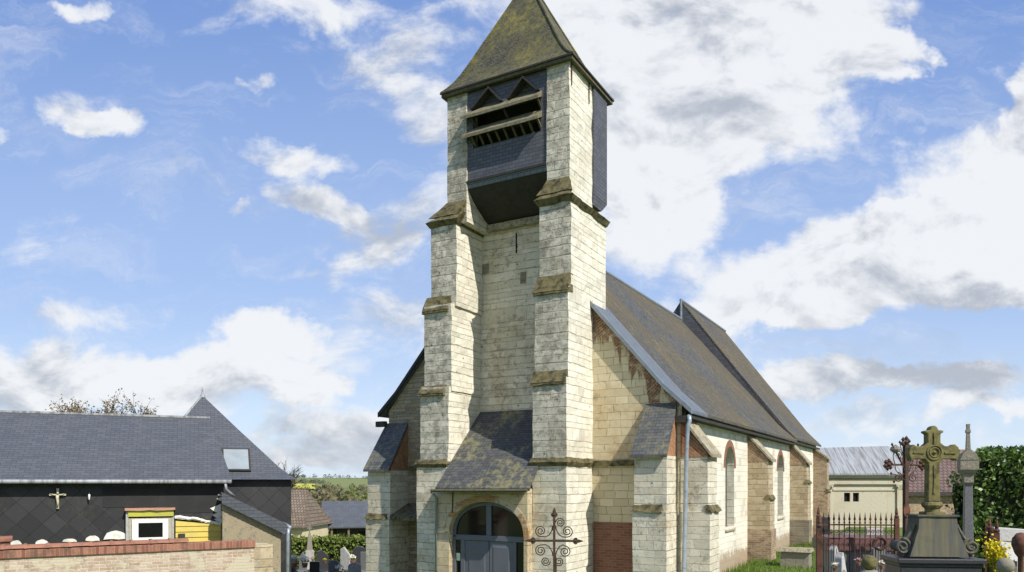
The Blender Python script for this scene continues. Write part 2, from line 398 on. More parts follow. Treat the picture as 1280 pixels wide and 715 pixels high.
plain('mossy_cross', (0.19, 0.165, 0.065), 0.95, 0.5, 9, c2=(0.085, 0.075, 0.035), bmp=0.7)
plain('pedestal_stone', (0.085, 0.085, 0.078), 0.85, 0.5, 4, c2=(0.15, 0.135, 0.075), bmp=0.5, streaks=True)
plain('grey_granite', (0.17, 0.17, 0.165), 0.55, 0.4, 30, c2=(0.10, 0.10, 0.10))
plain('dark_granite', (0.045, 0.045, 0.05), 0.3, 0.3, 30)
plain('red_granite', (0.13, 0.05, 0.045), 0.5, 0.5, 12, c2=(0.07, 0.04, 0.038))
plain('pale_stone', (0.42, 0.41, 0.38), 0.85, 0.4, 7, c2=(0.27, 0.26, 0.23))
plain('white_paint', (0.78, 0.77, 0.73), 0.5, 0.1, 5)
plain('white_scrap', (0.75, 0.73, 0.66), 0.8, 0.3, 6, c2=(0.5, 0.48, 0.42))
plain('yellow_board', (0.60, 0.46, 0.09), 0.6, 0.3, 3, c2=(0.46, 0.37, 0.12))
plain('lime_board', (0.46, 0.45, 0.06), 0.6, 0.3, 3, c2=(0.34, 0.32, 0.12))
plain('pink_board', (0.48, 0.26, 0.17), 0.7, 0.4, 6, c2=(0.36, 0.22, 0.15))
plain('terracotta', (0.32, 0.15, 0.095), 0.85, 0.5, 5, c2=(0.20, 0.095, 0.06), bmp=0.4)
plain('brass', (0.62, 0.57, 0.40), 0.5, 0.3, 12, metal=0.0)
plain('beige_wall', (0.62, 0.52, 0.34), 0.9, 0.2, 2)
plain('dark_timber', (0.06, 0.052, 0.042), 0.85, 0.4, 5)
plain('shutter_red', (0.20, 0.05, 0.05), 0.6, 0.2)
plain('leaf_ivy', (0.055, 0.11, 0.02), 0.42, island=True, c2=(0.16, 0.24, 0.05), trans=0.15, bmp=0, spec=0.4)
plain('leaf_hedge', (0.12, 0.17, 0.028), 0.6, island=True, c2=(0.20, 0.25, 0.05), trans=0.2, bmp=0)
plain('leaf_wood', (0.15, 0.14, 0.065), 0.8, island=True, c2=(0.22, 0.185, 0.11), trans=0.3, bmp=0)
plain('leaf_fresh', (0.14, 0.20, 0.04), 0.8, island=True, c2=(0.22, 0.27, 0.07), trans=0.3, bmp=0)
plain('leaf_far', (0.085, 0.10, 0.065), 0.8, island=True, c2=(0.12, 0.13, 0.09), bmp=0)
plain('leaf_bud', (0.30, 0.21, 0.12), 0.8, island=True, c2=(0.22, 0.17, 0.09), trans=0.2, bmp=0)
plain('grass_blade', (0.085, 0.16, 0.018), 0.7, island=True, c2=(0.17, 0.24, 0.04), trans=0.25, bmp=0)
plain('bark', (0.10, 0.08, 0.06), 0.95, 0.4, 6)
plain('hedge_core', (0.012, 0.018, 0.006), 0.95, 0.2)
plain('petal_yellow', (0.75, 0.62, 0.02), 0.6, island=True, c2=(0.60, 0.52, 0.02), trans=0.2, bmp=0)
plain('petal_white', (0.85, 0.82, 0.74), 0.6, island=True, c2=(0.72, 0.66, 0.56), bmp=0)
plain('petal_pink', (0.55, 0.20, 0.25), 0.6, island=True, c2=(0.65, 0.5, 0.5), bmp=0)
plain('paper', (0.62, 0.72, 0.55), 0.7, 0.05, bmp=0)
plain('rape', (0.48, 0.47, 0.06), 0.9, 0.3, 0.1)


def ground_mat():
    m, t, b = newmat('turf')
    ob = t.node('ShaderNodeTexCoord').outputs['Object']
    a = t.noise(ob, 0.5, 5)
    f = t.noise(ob, 9.0, 8, 0.7)
    far = t.noise(t.map(ob, scale=(1, 0.35, 1)), 0.006, 2, 0.4)
    near = t.mix(f, (0.055, 0.11, 0.014), (0.14, 0.20, 0.035))
    near = t.mix(t.ss(a, 0.5, 0.7, 0, 0.5), near, (0.17, 0.15, 0.06))
    fld = t.mix(t.ss(far, 0.46, 0.50), (0.17, 0.19, 0.065), (0.12, 0.155, 0.05))
    d = t.vm('LENGTH', ob)
    t.l.new(t.mix(t.ss(d, 90, 160), near, fld), b.inputs['Base Color'])
    b.inputs['Roughness'].default_value = 0.95
    bump(t, b, f, 0.8, 0.03)


ground_mat()


# ------------------------------------------------------------------ mesh builder
class M:
    def __init__(s):
        s.v, s.f, s.mi = [], [], []

    def add(s, vs, fs, m=0):
        o = len(s.v)
        s.v += [tuple(x) for x in vs]
        s.f += [tuple(i + o for i in f) for f in fs]
        s.mi += [m] * len(fs)

    def hexa(s, p, m=0):       # 4 bottom points (loop) + 4 top points
        s.add(p, [(3, 2, 1, 0), (4, 5, 6, 7), (0, 1, 5, 4), (1, 2, 6, 5), (2, 3, 7, 6), (3, 0, 4, 7)], m)

    def box(s, x0, x1, y0, y1, z0, z1, m=0):
        s.hexa([(x0, y0, z0), (x1, y0, z0), (x1, y1, z0), (x0, y1, z0), (x0, y0, z1), (x1, y0, z1), (x1, y1, z1), (x0, y1, z1)], m)

    def frus(s, b, t, z0, z1, m=0):   # rectangles (x0,x1,y0,y1) at bottom and top
        q = lambda r, z: [(r[0], r[2], z), (r[1], r[2], z), (r[1], r[3], z), (r[0], r[3], z)]
        s.hexa(q(b, z0) + q(t, z1), m)

    def extrude(s, loop, vec, m=0, cap=True):
        n = len(loop)
        a = [Vector(p) for p in loop]
        c = [p + Vector(vec) for p in a]
        fs = [(i, (i + 1) % n, n + (i + 1) % n, n + i) for i in range(n)]
        if cap:
            fs += [tuple(range(n - 1, -1, -1)), tuple(range(n, 2 * n))]
        s.add(a + c, fs, m)

    def wall(s, outer, holes, fn, m=0, mr=None):
        """flat wall with openings: fn(a, z, side) gives the point, side 0 front, 1 back"""
        loops = [outer] + holes
        flat = [p for l in loops for p in l]
        tri = tessellate_polygon([[Vector((p[0], p[1], 0)) for p in l] for l in loops])
        n = len(flat)
        vs = [fn(p[0], p[1], 0) for p in flat] + [fn(p[0], p[1], 1) for p in flat]
        s.add(vs, [t for t in tri] + [tuple(n + i for i in reversed(t)) for t in tri], m)
        o = 0
        for li, l in enumerate(loops):
            k = len(l)
            vv = [fn(p[0], p[1], 0) for p in l] + [fn(p[0], p[1], 1) for p in l]
            s.add(vv, [(i, (i + 1) % k, k + (i + 1) % k, k + i) for i in range(k)], m if (li == 0 or mr is None) else mr)

    def tube(s, pts, r, n=8, m=0, r1=None):
        pts = [Vector(p) for p in pts]
        k = len(pts)
        vs = []
        up0 = None
        for i, p in enumerate(pts):
            d = (pts[min(i + 1, k - 1)] - pts[max(i - 1, 0)]).normalized()
            if up0 is None:
                up0 = Vector((0, 0, 1)) if abs(d.z) < 0.9 else Vector((1, 0, 0))
            sd_ = d.cross(up0).normalized()
            up0 = sd_.cross(d).normalized()
            rr = r if r1 is None else r + (r1 - r) * i / max(1, k - 1)
            vs += [p + (sd_ * math.cos(2 * math.pi * j / n) + up0 * math.sin(2 * math.pi * j / n)) * rr for j in range(n)]
        fs = [(i * n + j, i * n + (j + 1) % n, (i + 1) * n + (j + 1) % n, (i + 1) * n + j) for i in range(k - 1) for j in range(n)]
        fs += [tuple(range(n - 1, -1, -1)), tuple((k - 1) * n + j for j in range(n))]
        s.add(vs, fs, m)

    def lathe(s, prof, c=(0, 0, 0), n=14, m=0):
        vs = [(c[0] + r * math.cos(2 * math.pi * j / n), c[1] + r * math.sin(2 * math.pi * j / n), c[2] + z) for r, z in prof for j in range(n)]
        k = len(prof)
        fs = [(i * n + j, i * n + (j + 1) % n, (i + 1) * n + (j + 1) % n, (i + 1) * n + j) for i in range(k - 1) for j in range(n)]
        fs += [tuple(range(n - 1, -1, -1)), tuple((k - 1) * n + j for j in range(n))]
        s.add(vs, fs, m)

    def leaf(s, p, size, m=0, flat=0.0, asp=0.7):
        n = Vector((rnd.gauss(0, 1), rnd.gauss(0, 1), rnd.gauss(0, 1) + flat)).normalized()
        a = n.orthogonal().normalized()
        a = Matrix.Rotation(rnd.random() * 6.28, 3, n) @ a
        c = n.cross(a)
        p = Vector(p)
        k = size * rnd.uniform(0.6, 1.2)
        s.add([p - a * k * .5, p + c * k * asp * .5, p + a * k * .5, p - c * k * asp * .5], [(0, 1, 2, 3)], m)

    def rough(s, amp=0.012, cut=0.45, freq=1.6):
        """split long edges and wobble the surface a little (worn masonry)"""
        bm = bmesh.new()
        vs = [bm.verts.new(p) for p in s.v]
        for f, mi in zip(s.f, s.mi):
            try:
                bm.faces.new([vs[i] for i in f]).material_index = mi
            except ValueError:
                pass
        bmesh.ops.remove_doubles(bm, verts=bm.verts, dist=1e-4)
        for _ in range(5):
            es = [e for e in bm.edges if e.calc_length() > cut]
            if not es or len(bm.faces) > 12000:
                break
            bmesh.ops.subdivide_edges(bm, edges=es, cuts=1, use_grid_fill=True)
        for v in bm.verts:
            v.co += noise.noise_vector(v.co * freq) * amp + noise.noise_vector(v.co * freq * 3.7 + Vector((7, 3, 1))) * amp * 0.7
        bmesh.ops.triangulate(bm, faces=[f for f in bm.faces if len(f.verts) > 4])
        bm.verts.index_update()
        s.v = [tuple(v.co) for v in bm.verts]
        s.f = [tuple(v.index for v in f.verts) for f in bm.faces]
        s.mi = [f.material_index for f in bm.faces]
        bm.free()
        return s

    def build(s, name, mats, parent=None, fix=True, smooth=False, bevel=0.0, weld=False, by_dir=None):
        if isinstance(mats, str):
            mats = [mats]
        me = bpy.data.meshes.new(name)
        me.from_pydata(s.v, [], s.f)
        for k in mats:
            me.materials.append(MATS[k])
        me.polygons.foreach_set('material_index', s.mi)
        if fix or weld:
            bm = bmesh.new()
            bm.from_mesh(me)
            if weld:
                bmesh.ops.remove_doubles(bm, verts=bm.verts, dist=1e-4)
            bmesh.ops.recalc_face_normals(bm, faces=bm.faces)
            bm.to_mesh(me)
            bm.free()
        uvl = me.uv_layers.new(name='UVMap')
        co = me.vertices
        dat = [0.0] * (2 * len(me.loops))
        for p in me.polygons:
            n = p.normal
            if abs(n.z) > 0.97:
                t, b = Vector((1, 0, 0)), Vector((0, 1, 0))
            else:
                t = Vector((-n.y, n.x, 0)).normalized()
                # snap nearly axis aligned walls so that worn faces keep one course line
                if abs(t.x) > 0.9 and abs(n.z) < 0.3:
                    t = Vector((math.copysign(1, t.x), 0, 0))
                elif abs(t.y) > 0.9 and abs(n.z) < 0.3:
                    t = Vector((0, math.copysign(1, t.y), 0))
                b = n.cross(t) if abs(n.z) >= 0.3 else Vector((0, 0, 1))
            if by_dir:
                by_dir(p, n)
            for li in p.loop_indices:
                q = co[me.loops[li].vertex_index].co
                dat[2 * li] = q.dot(t)
                dat[2 * li + 1] = q.dot(b)
        uvl.data.foreach_set('uv', dat)
        if smooth:
            me.polygons.foreach_set('use_smooth', [True] * len(me.polygons))
        o = bpy.data.objects.new(name, me)
        C.objects.link(o)
        if parent:
            o.parent = parent
        if bevel:
            bv = o.modifiers.new('bevel', 'BEVEL')
            bv.width = bevel
            bv.segments = 2
            bv.limit_method = 'ANGLE'
        return o


def thing(name, label, cat, loc=(0, 0, 0), rz=0.0, group=None):
    o = bpy.data.objects.new(name, None)
    o.empty_display_size = 0.3
    C.objects.link(o)
    o.location = loc
    o.rotation_euler = (0, 0, rz)
    return tag(o, label, cat, group)


def tag(o, label, cat, group=None, kind=None):
    if label:
        o['label'] = label
    if cat:
        o['category'] = cat
    if group:
        o['group'] = group
    if kind:
        o['kind'] = kind
    return o


def at(px, py, Y):
    """world point seen at (px, py) of the 1280x715 photo at distance Y"""
    return Vector(((px - 640) / 940 * Y, Y, EYE + (603 - py) / 940 * Y))


# ------------------------------------------------------------------ church frame of reference
TH = math.atan(535 / 940)
OX, OY = 68 / 940 * 18.5, 18.5
UD = Vector((math.sin(TH), math.cos(TH)))
VD = Vector((math.cos(TH), -math.sin(TH)))


def cw_(v, u):
    return (OX + u * UD.x + v * VD.x, OY + u * UD.y + v * VD.y)


def to_vu(x, y):
    d = Vector((x - OX, y - OY))
    return d.dot(VD), d.dot(UD)


def sstep(a, b, x):
    t = max(0, min(1, (x - a) / (b - a)))
    return t * t * (3 - 2 * t)


def lerp_tab(tab, x):
    for (x0, y0), (x1, y1) in zip(tab, tab[1:]):
        if x <= x1:
            t = max(0, (x - x0) / (x1 - x0))
            return y0 + (y1 - y0) * t
    return tab[-1][1]


LEFT = [(0, 0), (24, 0), (36, -0.75), (62, -2.8), (78, -3.6), (150, -9), (300, -8), (450, -4), (600, -0.6), (900, 8.2), (1300, 11), (4000, 11)]
RIGHT = [(0, 0.95), (50, 0.9), (80, 0.3), (150, -4), (300, -8), (450, -4), (600, -0.6), (900, 8.2), (1300, 11), (4000, 11)]


def gz(x, y):
    v, u = to_vu(x, y)
    d = math.hypot(x, y)
    s_ = sstep(1.3, 3.0, v)
    if y < 12:
        s_ = sstep(-2.0, 3.0, v)
    z = lerp_tab(LEFT, d) * (1 - s_) + lerp_tab(RIGHT, d) * s_
    if d > 100:
        z += noise.noise(Vector((x / 160, y / 160, 0))) * min(3.0, (d - 100) / 100)
    return z


# ------------------------------------------------------------------ ground
g = M()
rings = [0.0, 2, 4, 6, 8] + [8 + 1.0 * i for i in range(1, 38)] + [48, 52, 57, 63, 70, 78, 88, 100, 120, 145, 175, 210, 250, 300, 360, 430, 500, 580, 660, 750, 850, 950, 1100, 1300, 1700, 2400, 4000]
NA = 180
vs = []
for r_ in rings:
    for j in range(NA):
        x, y = r_ * math.sin(2 * math.pi * j / NA), r_ * math.cos(2 * math.pi * j / NA)
        vs.append((x, y, gz(x, y)))
fs = [(i * NA + j, i * NA + (j + 1) % NA, (i + 1) * NA + (j + 1) % NA, (i + 1) * NA + j) for i in range(1, len(rings) - 1) for j in range(NA)]
fs += [(0, NA + j, NA + (j + 1) % NA) for j in range(NA)]
g.add(vs, fs)
tag(g.build('ground', 'turf', weld=True, smooth=True), None, None, kind='structure')


def field(x0, x1, y0, y1, mt, lift=0.6):
    m = M()
    nx, ny = 12, 8
    vs = []
    for j in range(ny + 1):
        for i in range(nx + 1):
            y = y0 + (y1 - y0) * j / ny
            x = (x0 + (x1 - x0) * i / nx) * y
            vs.append((x, y, gz(x, y) + lift))
    m.add(vs, [(j * (nx + 1) + i, j * (nx + 1) + i + 1, (j + 1) * (nx + 1) + i + 1, (j + 1) * (nx + 1) + i) for j in range(ny) for i in range(nx)])
    tag(m.build('field', mt), None, None, kind='structure')


field(-0.302, -0.262, 520, 660, 'rape')
field(-0.19, -0.10, 700, 800, 'rape')

# ------------------------------------------------------------------ CHURCH
church = thing('church', 'old chalk stone village church with slate spire, belfry and long steep slate nave roof', 'church', (OX, OY, 0), -TH)
GP = 1.62                 # plane of the west gable
CHALK = ['chalk_south', 'chalk_west', 'chalk_base']


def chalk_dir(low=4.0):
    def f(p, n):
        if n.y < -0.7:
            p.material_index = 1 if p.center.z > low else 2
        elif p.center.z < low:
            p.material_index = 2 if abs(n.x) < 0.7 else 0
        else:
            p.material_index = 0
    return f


# the two tower buttresses, worn stage by stage
def pier(stages, top):
    m = M()
    for (v0, v1, u0, z0, z1) in stages:
        m.box(v0, v1, u0, GP + 0.02, z0, z1)
    v0, v1, u0, u1, z0, z1 = top
    m.box(v0, v1, u0, u1, z0, z1)
    m.rough(0.024, 0.27)
    return m.build('buttress', CHALK, church, by_dir=chalk_dir())


rp = pier([(-0.95, 0.0, 0.0, -0.3, 6.1), (-0.94, -0.004, 0.12, 6.0, 8.35), (-0.90, -0.008, 0.28, 8.3, 10.66)], (-0.76, -0.12, 0.43, 1.84, 10.6, 14.12))
lp = pier([(-4.56, -3.55, 0.0, -0.3, 4.0), (-4.45, -3.53, 0.03, 3.9, 6.1), (-4.40, -3.50, 0.12, 6.0, 8.35), (-4.29, -3.44, 0.28, 8.3, 10.66)],
          (-3.84, -3.21, 0.43, 1.84, 10.6, 14.12))


def weathering(par, v0, v1, ulo, uhi, z0, z1, over=0.055, lip=0.06):
    m = M()
    m.frus((v0 - over * .6, v1 + over * .35, ulo - over, uhi + 0.1), (v0 - over * .5, v1 + over * .3, ulo - over + 0.01, uhi + 0.1), z0 - lip, z0)
    m.frus((v0 - over * .6, v1 + over * .35, ulo - over, uhi + 0.1), (v0, v1 + 0.01, uhi - 0.02, uhi + 0.1), z0 + 0.002, z1)
    m.rough(0.022, 0.18, 4)
    m.build('weathering', 'moss_stone', par)


weathering(rp, -0.94, -0.02, 0.12, 0.28, 8.28, 8.72)
weathering(rp, -0.95, -0.03, 0.0, 0.12, 6.0, 6.3)
weathering(lp, -4.42, -3.62, 0.12, 0.28, 8.2, 8.62)
weathering(lp, -4.47, -3.66, 0.0, 0.12, 5.92, 6.15)


def moulding(par, v0, v1, lo, hi):
    a, b = lo, hi
    m = M()
    m.frus((v0 - .02, v1 + .02, .26, 2.55), (v0 - .11, v1 + .10, .17, 2.6), 10.53, 10.66)
    m.frus((v0 - .11, v1 + .10, .17, 2.6), (a + .02, b - .02, .30, 2.5), 10.664, 10.84)
    m.hexa([(v0 - .06, .24, 10.80), (v1 + .04, .24, 10.80), (b - .05, .6, 10.80), (a + .05, .6, 10.80), (a + .01, .40, 11.2), (b - .01, .40, 11.2), (b - .03, .6, 11.2), (a + .03, .6, 11.2)])
    m.rough(0.018, 0.25, 3)
    m.build('weathering', 'moss_stone', par)


moulding(rp, -0.90, 0.0, -0.77, -0.11)
moulding(lp, -4.29, -3.44, -3.85, -3.20)

# string course around the feet of the tower
for v0, v1, u0 in ((-1.02, 0.07, -0.08), (-4.62, -3.52, -0.06)):
    m = M()
    m.frus((v0, v1, u0, 1.6), (v0 + .04, v1 - .04, u0 + .07, 1.6), 4.0, 4.12)
    m.frus((v0 + .05, v1 - .05, u0 + .05, 1.6), (v0, v1, u0, 1.6), 3.9, 3.998)
    m.rough(0.02, 0.22, 4)
    m.build('string_course', 'moss_stone', church)
for v0, v1, z0 in ((0.075, 1.42, 3.93), (-6.02, -4.63, 3.85)):
    m = M()
    m.box(v0, v1, GP - 0.09, GP + .05, z0, z0 + .14)
    m.rough(0.02, 0.22, 4)
    m.build('string_course', 'moss_stone', church)

# tower body behind the buttresses
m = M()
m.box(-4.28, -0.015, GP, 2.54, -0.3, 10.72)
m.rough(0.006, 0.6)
m.build('tower_wall', CHALK, church, by_dir=chalk_dir(30.0))  # sheltered, less weathered stone; its paler colour also brightens the shaded recess
m = M()
m.box(-3.43, -0.95, GP - 0.16, GP + .01, 10.62, 10.80)
m.rough(0.012, 0.3)
m.build('ledge', 'pale_cap', church)
for (v_, z_, a_, b_) in ((-2.32, 10.2, .02, .28), (-3.33, 9.62, .11, .14), (-2.10, 9.2, .09, .16)):
    m = M()
    m.box(v_ - a_, v_ + a_, GP - 0.012, GP + .02, z_ - b_, z_ + b_)
    m.build('wall_hole', 'black_void' if a_ < .05 else 'dark_rubble', church)

# belfry: slate hung chamber between the buttresses, jettied out over the wall
FB = 0.47
tri = lambda a, b_, c_: [a, b_, c_]
holes = [[(-3.0, 13.60), (-2.07, 13.60), (-2.46, 14.0)], [(-1.86, 13.60), (-0.99, 13.60), (-1.42, 14.0)],
         [(-3.02, 12.56), (-0.96, 12.56), (-0.96, 13.45), (-3.02, 13.45)]]
m = M()
m.wall([(-3.21, 11.66), (-0.76, 11.66), (-0.76, 14.10), (-3.21, 14.10)], holes, lambda a, z, s_: (a, FB + 0.1 * s_, z))
m.box(-3.21, -0.76, 1.7, 2.5, 11.0, 14.1)
m.box(-3.95, -0.06, 1.845, 2.74, 11.22, 14.12)
m.hexa([(-3.9, 1.845, 10.95), (-0.1, 1.845, 10.95), (-0.1, 2.45, 10.95), (-3.9, 2.45, 10.95), (-3.95, 1.845, 11.21), (-.06, 1.845, 11.21), (-.06, 2.74, 11.21), (-3.95, 2.74, 11.21)])
bel = m.build('belfry', 'belfry_slate', church)
m = M()                                                   # slate skirt below the drip edge
m.hexa([(-3.20, FB + .02, 11.50), (-0.77, FB + .02, 11.50), (-0.77, FB + .1, 11.50), (-3.20, FB + .1, 11.50),
        (-3.20, FB - .02, 11.655), (-0.77, FB - .02, 11.655), (-0.77, FB + .1, 11.655), (-3.20, FB + .1, 11.655)])
m.build('skirt', 'new_slate', bel)
m = M()
m.box(-3.20, -0.77, FB - .045, FB - .004, 11.64, 11.70)
m.build('drip_edge', 'dark_board', bel)
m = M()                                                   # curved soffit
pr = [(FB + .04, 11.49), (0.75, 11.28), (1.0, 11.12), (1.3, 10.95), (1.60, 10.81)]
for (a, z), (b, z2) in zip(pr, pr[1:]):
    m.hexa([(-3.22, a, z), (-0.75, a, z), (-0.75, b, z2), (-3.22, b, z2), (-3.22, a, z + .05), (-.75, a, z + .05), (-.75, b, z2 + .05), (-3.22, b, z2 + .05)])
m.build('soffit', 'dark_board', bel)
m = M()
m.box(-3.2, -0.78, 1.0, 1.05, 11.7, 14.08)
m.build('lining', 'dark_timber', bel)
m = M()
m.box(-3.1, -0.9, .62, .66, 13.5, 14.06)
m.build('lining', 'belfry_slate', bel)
for k, (z0, zb) in enumerate(((13.30, 13.56), (12.78, 13.04))):      # two sound boards
    m = M()
    m.hexa([(-3.26, 0.20, z0 - .02), (-0.90, 0.20, z0 - .02), (-0.92, 0.66, zb), (-3.16, 0.66, zb), (-3.26, 0.20, z0 + .06), (-0.90, 0.20, z0 + .06), (-0.92, .56, zb + .12), (-3.16, .56, zb + .12)])
    m.rough(0.01, 0.3, 3)
    sh = m.build('sound_board', 'old_wood', bel)
    for i in range(9 if k else 3):
        m = M()
        v_ = -2.98 + i * (2.0 / (8 if k else 2))
        m.hexa([(v_, .27, z0 + .0), (v_ + .045, .27, z0), (v_ + .045, .60, z0 - .26), (v_, .60, z0 - .26),
                (v_, .31, z0 + .04), (v_ + .045, .31, z0 + .04), (v_ + .045, .64, z0 - .22), (v_, .64, z0 - .22)])
        m.build('bracket', 'eave_wood' if k else 'dark_timber', sh)
for (a, b, c) in ((-3.04, -2.04, -2.46), (-1.90, -0.95, -1.42)):     # triangular hoods
    m = M()
    o_ = [(a, FB - .14, 13.57), (c, FB - .14, 14.05), (b, FB - .14, 13.57)]
    i_ = [(a + .07, FB - .14, 13.575), (c, FB - .14, 13.985), (b - .07, FB - .14, 13.575)]
    for p, q, p2, q2 in ((o_[0], o_[1], i_[0], i_[1]), (o_[1], o_[2], i_[1], i_[2])):
        bk = lambda t_: (t_[0], FB - .003, t_[2])
        m.hexa([p, q, q2, p2, bk(p), bk(q), bk(q2), bk(p2)])
    m.build('gable_hood', 'dark_board', bel)

# spire
EV = (-3.98, 0.01, 0.32, 3.02)
ez, ap, apz = 14.22, (-1.99, 1.72), 17.55
prof = [(0, 0), (.07, .035), (.14, .08), (.23, .155), (.35, .28), (.48, .425), (.75, .72), (.985, .985)]
m = M()
vs = []
for t_, zf in prof:
    q = lambda a, b: a + (b - a) * t_
    z = ez + (apz - ez) * zf
    vs += [(q(EV[0], ap[0]), q(EV[2], ap[1]), z), (q(EV[1], ap[0]), q(EV[2], ap[1]), z), (q(EV[1], ap[0]), q(EV[3], ap[1]), z), (q(EV[0], ap[0]), q(EV[3], ap[1]), z)]
k = len(prof)
m.add(vs, [(4 * i + j, 4 * i + (j + 1) % 4, 4 * i + 4 + (j + 1) % 4, 4 * i + 4 + j) for i in range(k - 1) for j in range(4)] + [(3, 2, 1, 0), (4 * k - 4, 4 * k - 3, 4 * k - 2, 4 * k - 1)])
m.rough(0.010, 0.3, 2.5)
spire = m.build('spire', 'spire_slate', church)
m = M()
for i in (0, 1, 2, 3):
    m.tube([Vector(vs[4 * j + i]) + Vector((0, 0, .015)) for j in range(k)], 0.035, 6)
m.build('hip_ridge', 'spire_slate', spire)
m = M()
m.lathe([(.09, 0), (.12, .1), (.05, .25), (.04, .8), (.1, .9), (.02, 1.1)], (ap[0], ap[1], apz - .12), 10)
m.tube([(ap[0], ap[1], apz + .9), (ap[0], ap[1], apz + 2.0)], .025)
m.tube([(ap[0] - .3, ap[1], apz + 1.6), (ap[0] + .3, ap[1], apz + 1.6)], .025)
m.build('finial', 'iron', spire)
m = M()                                                   # eaves board and soffit
for b_ in ((EV[0] + .01, EV[1] - .01, EV[2] + .01, EV[2] + .12), (EV[0] + .01, EV[1] - .01, EV[3] - .12, EV[3] - .01)):
    m.box(*b_, 14.105, 14.218)
for b_ in ((EV[0] + .01, EV[0] + .12, EV[2] + .121, EV[3] - .121), (EV[1] - .12, EV[1] - .01, EV[2] + .121, EV[3] - .121)):
    m.box(*b_, 14.105, 14.218)
m.build('eaves_board', 'eave_wood', spire)
m = M()
m.box(EV[0] - .02, EV[1] + .02, EV[2] - .025, EV[2] + .005, 14.19, 14.235)
m.box(EV[1] - .005, EV[1] + .025, EV[2] - .025, EV[3] + .025, 14.19, 14.235)
m.build('slate_edge', 'dark_board', spire)
for u_ in (0.52, 1.60):                                   # iron straps on the stone under the eaves
    m = M()
    m.box(-.118, -.095, u_, u_ + .03, 13.55, 14.1)
    m.build('iron_strap', 'iron', church)

# nave: gable, side walls, roofs
RV, RZ, SL = -2.35, 10.95, 1.135
zr = lambda v: RZ - abs(v - RV) * SL
VS, VN, EAST = 2.40, -6.85, 25.0
m = M()
m.wall([(-.03, -0.3), (VS, -0.3), (VS, zr(VS) - .14), (-.03, zr(-.03) - .14)], [], lambda a, z, s_: (a, GP + .62 * s_, z))
m.build('gable_wall', 'gable_stone', church)
m = M()
m.wall([(VN, -0.3), (-4.27, -0.3), (-4.27, zr(-4.27) - .14), (VN, zr(VN) - .14)], [], lambda a, z, s_: (a, GP + .62 * s_, z))
m.build('gable_wall', 'stained_gable', church)


def arch(cx, half, z0, zs, top, n=14, pw=1.0):
    pts = [(cx - half, z0), (cx + half, z0)]
    for i in range(n + 1):
        a = math.pi * i / n
        pts.append((cx + half * math.cos(a), zs + (top - zs) * math.sin(a) ** pw))
    return pts


wins = [(6.55, .56, 2.12, 3.95, 4.60), (14.95, .62, 2.12, 3.95, 4.62), (22.4, .5, 2.2, 4.0, 4.65)]
m = M()
m.wall([(GP + .622, -.3), (EAST, -.3), (EAST, 5.5), (GP + .622, 5.5)], [arch(c, h, a, b, t_) for c, h, a, b, t_ in wins],
       lambda a, z, s_: (VS - .6 * s_, a, z), 0, 1)
sw = m.build('side_wall', ['chalk_render', 'chalk_south'], church)
m = M()
m.box(VN, VN + .6, GP + .622, EAST, -1, 5.45)
m.build('side_wall', 'chalk_base', church)
m = M()
m.wall([(VN + .25, -1), (VS - .05, -1), (VS - .05, 5.6), (RV, 11.6), (VN + .25, 5.6)], [], lambda a, z, s_: (a, EAST - .55 + .5 * s_, z))
m.build('gable_wall', 'old_brick', church)
for i, (c, h, a, b, t_) in enumerate(wins):
    m = M()
    m.extrude([(VS - .22, p[0], p[1]) for p in arch(c, h + .02, a - .02, b, t_ + .02)], (-.03, 0, 0))
    wo = m.build('window', 'window_mesh', church)
    m = M()
    for q in range(1, 4):
        m.box(VS - .222, VS - .205, c - h + 2 * h * q / 4 - .012, c - h + 2 * h * q / 4 + .012, a, b + (t_ - b) * .75)
    for q in range(1, 8):
        z = a + (b - a) * q / 7.3
        m.box(VS - .226, VS - .209, c - h, c + h, z - .012, z + .012)
    m.build('glazing_bar', 'lead', wo)
    m = M()
    m.hexa([(VS - .2, c - h - .05, a - .1), (VS + .05, c - h - .05, a - .1), (VS + .05, c + h + .05, a - .1), (VS - .2, c + h + .05, a - .1),
            (VS - .2, c - h - .05, a + .01), (VS + .03, c - h - .05, a - .06), (VS + .03, c + h + .05, a - .06), (VS - .2, c + h + .05, a + .01)])
    m.build('sill', 'pale_cap', wo)
    if i < 2:
        m = M()
        inn = arch(c, h + .002, a, b, t_ + .002)[2:]
        out = arch(c, h + .20, a, b, t_ + .20)[2:]
        n = len(inn)
        loop = [(VS + .012, p[0], p[1]) for p in out] + [(VS + .012, p[0], p[1]) for p in reversed(inn)]
        for j in range(n - 1):
            q = [out[j], out[j + 1], inn[j + 1], inn[j]]
            m.hexa([(VS - .05, p[0], p[1]) for p in q] + [(VS + .012, p[0], p[1]) for p in q])
        m.build('brick_arch', 'red_brick', wo)


def roof(name, u0, u1, rv, rz, vs_, vn_, zs_, zn_, mats, split=None, th=.09):
    m = M()
    cuts = [u0] + ([split] if split else []) + [u1]
    for k, (a, b) in enumerate(zip(cuts, cuts[1:])):
        mi = 1 if (split and k == 0) else 0
        for (e, ze) in ((vs_, zs_), (vn_, zn_)):
            # gentle sprocket at the eaves
            s_ = 0.14
            kv, kz = e + (rv - e) * s_, ze + (rz - ze) * s_ * .82
            m.hexa([(rv, a, rz - th), (kv, a, kz - th), (kv, b, kz - th), (rv, b, rz - th), (rv, a, rz), (kv, a, kz), (kv, b, kz), (rv, b, rz)], mi)
            m.hexa([(kv, a, kz - th), (e, a, ze - th), (e, b, ze - th), (kv, b, kz - th), (kv, a, kz), (e, a, ze), (e, b, ze), (kv, b, kz)], mi)
    return m.build(name, mats, church)


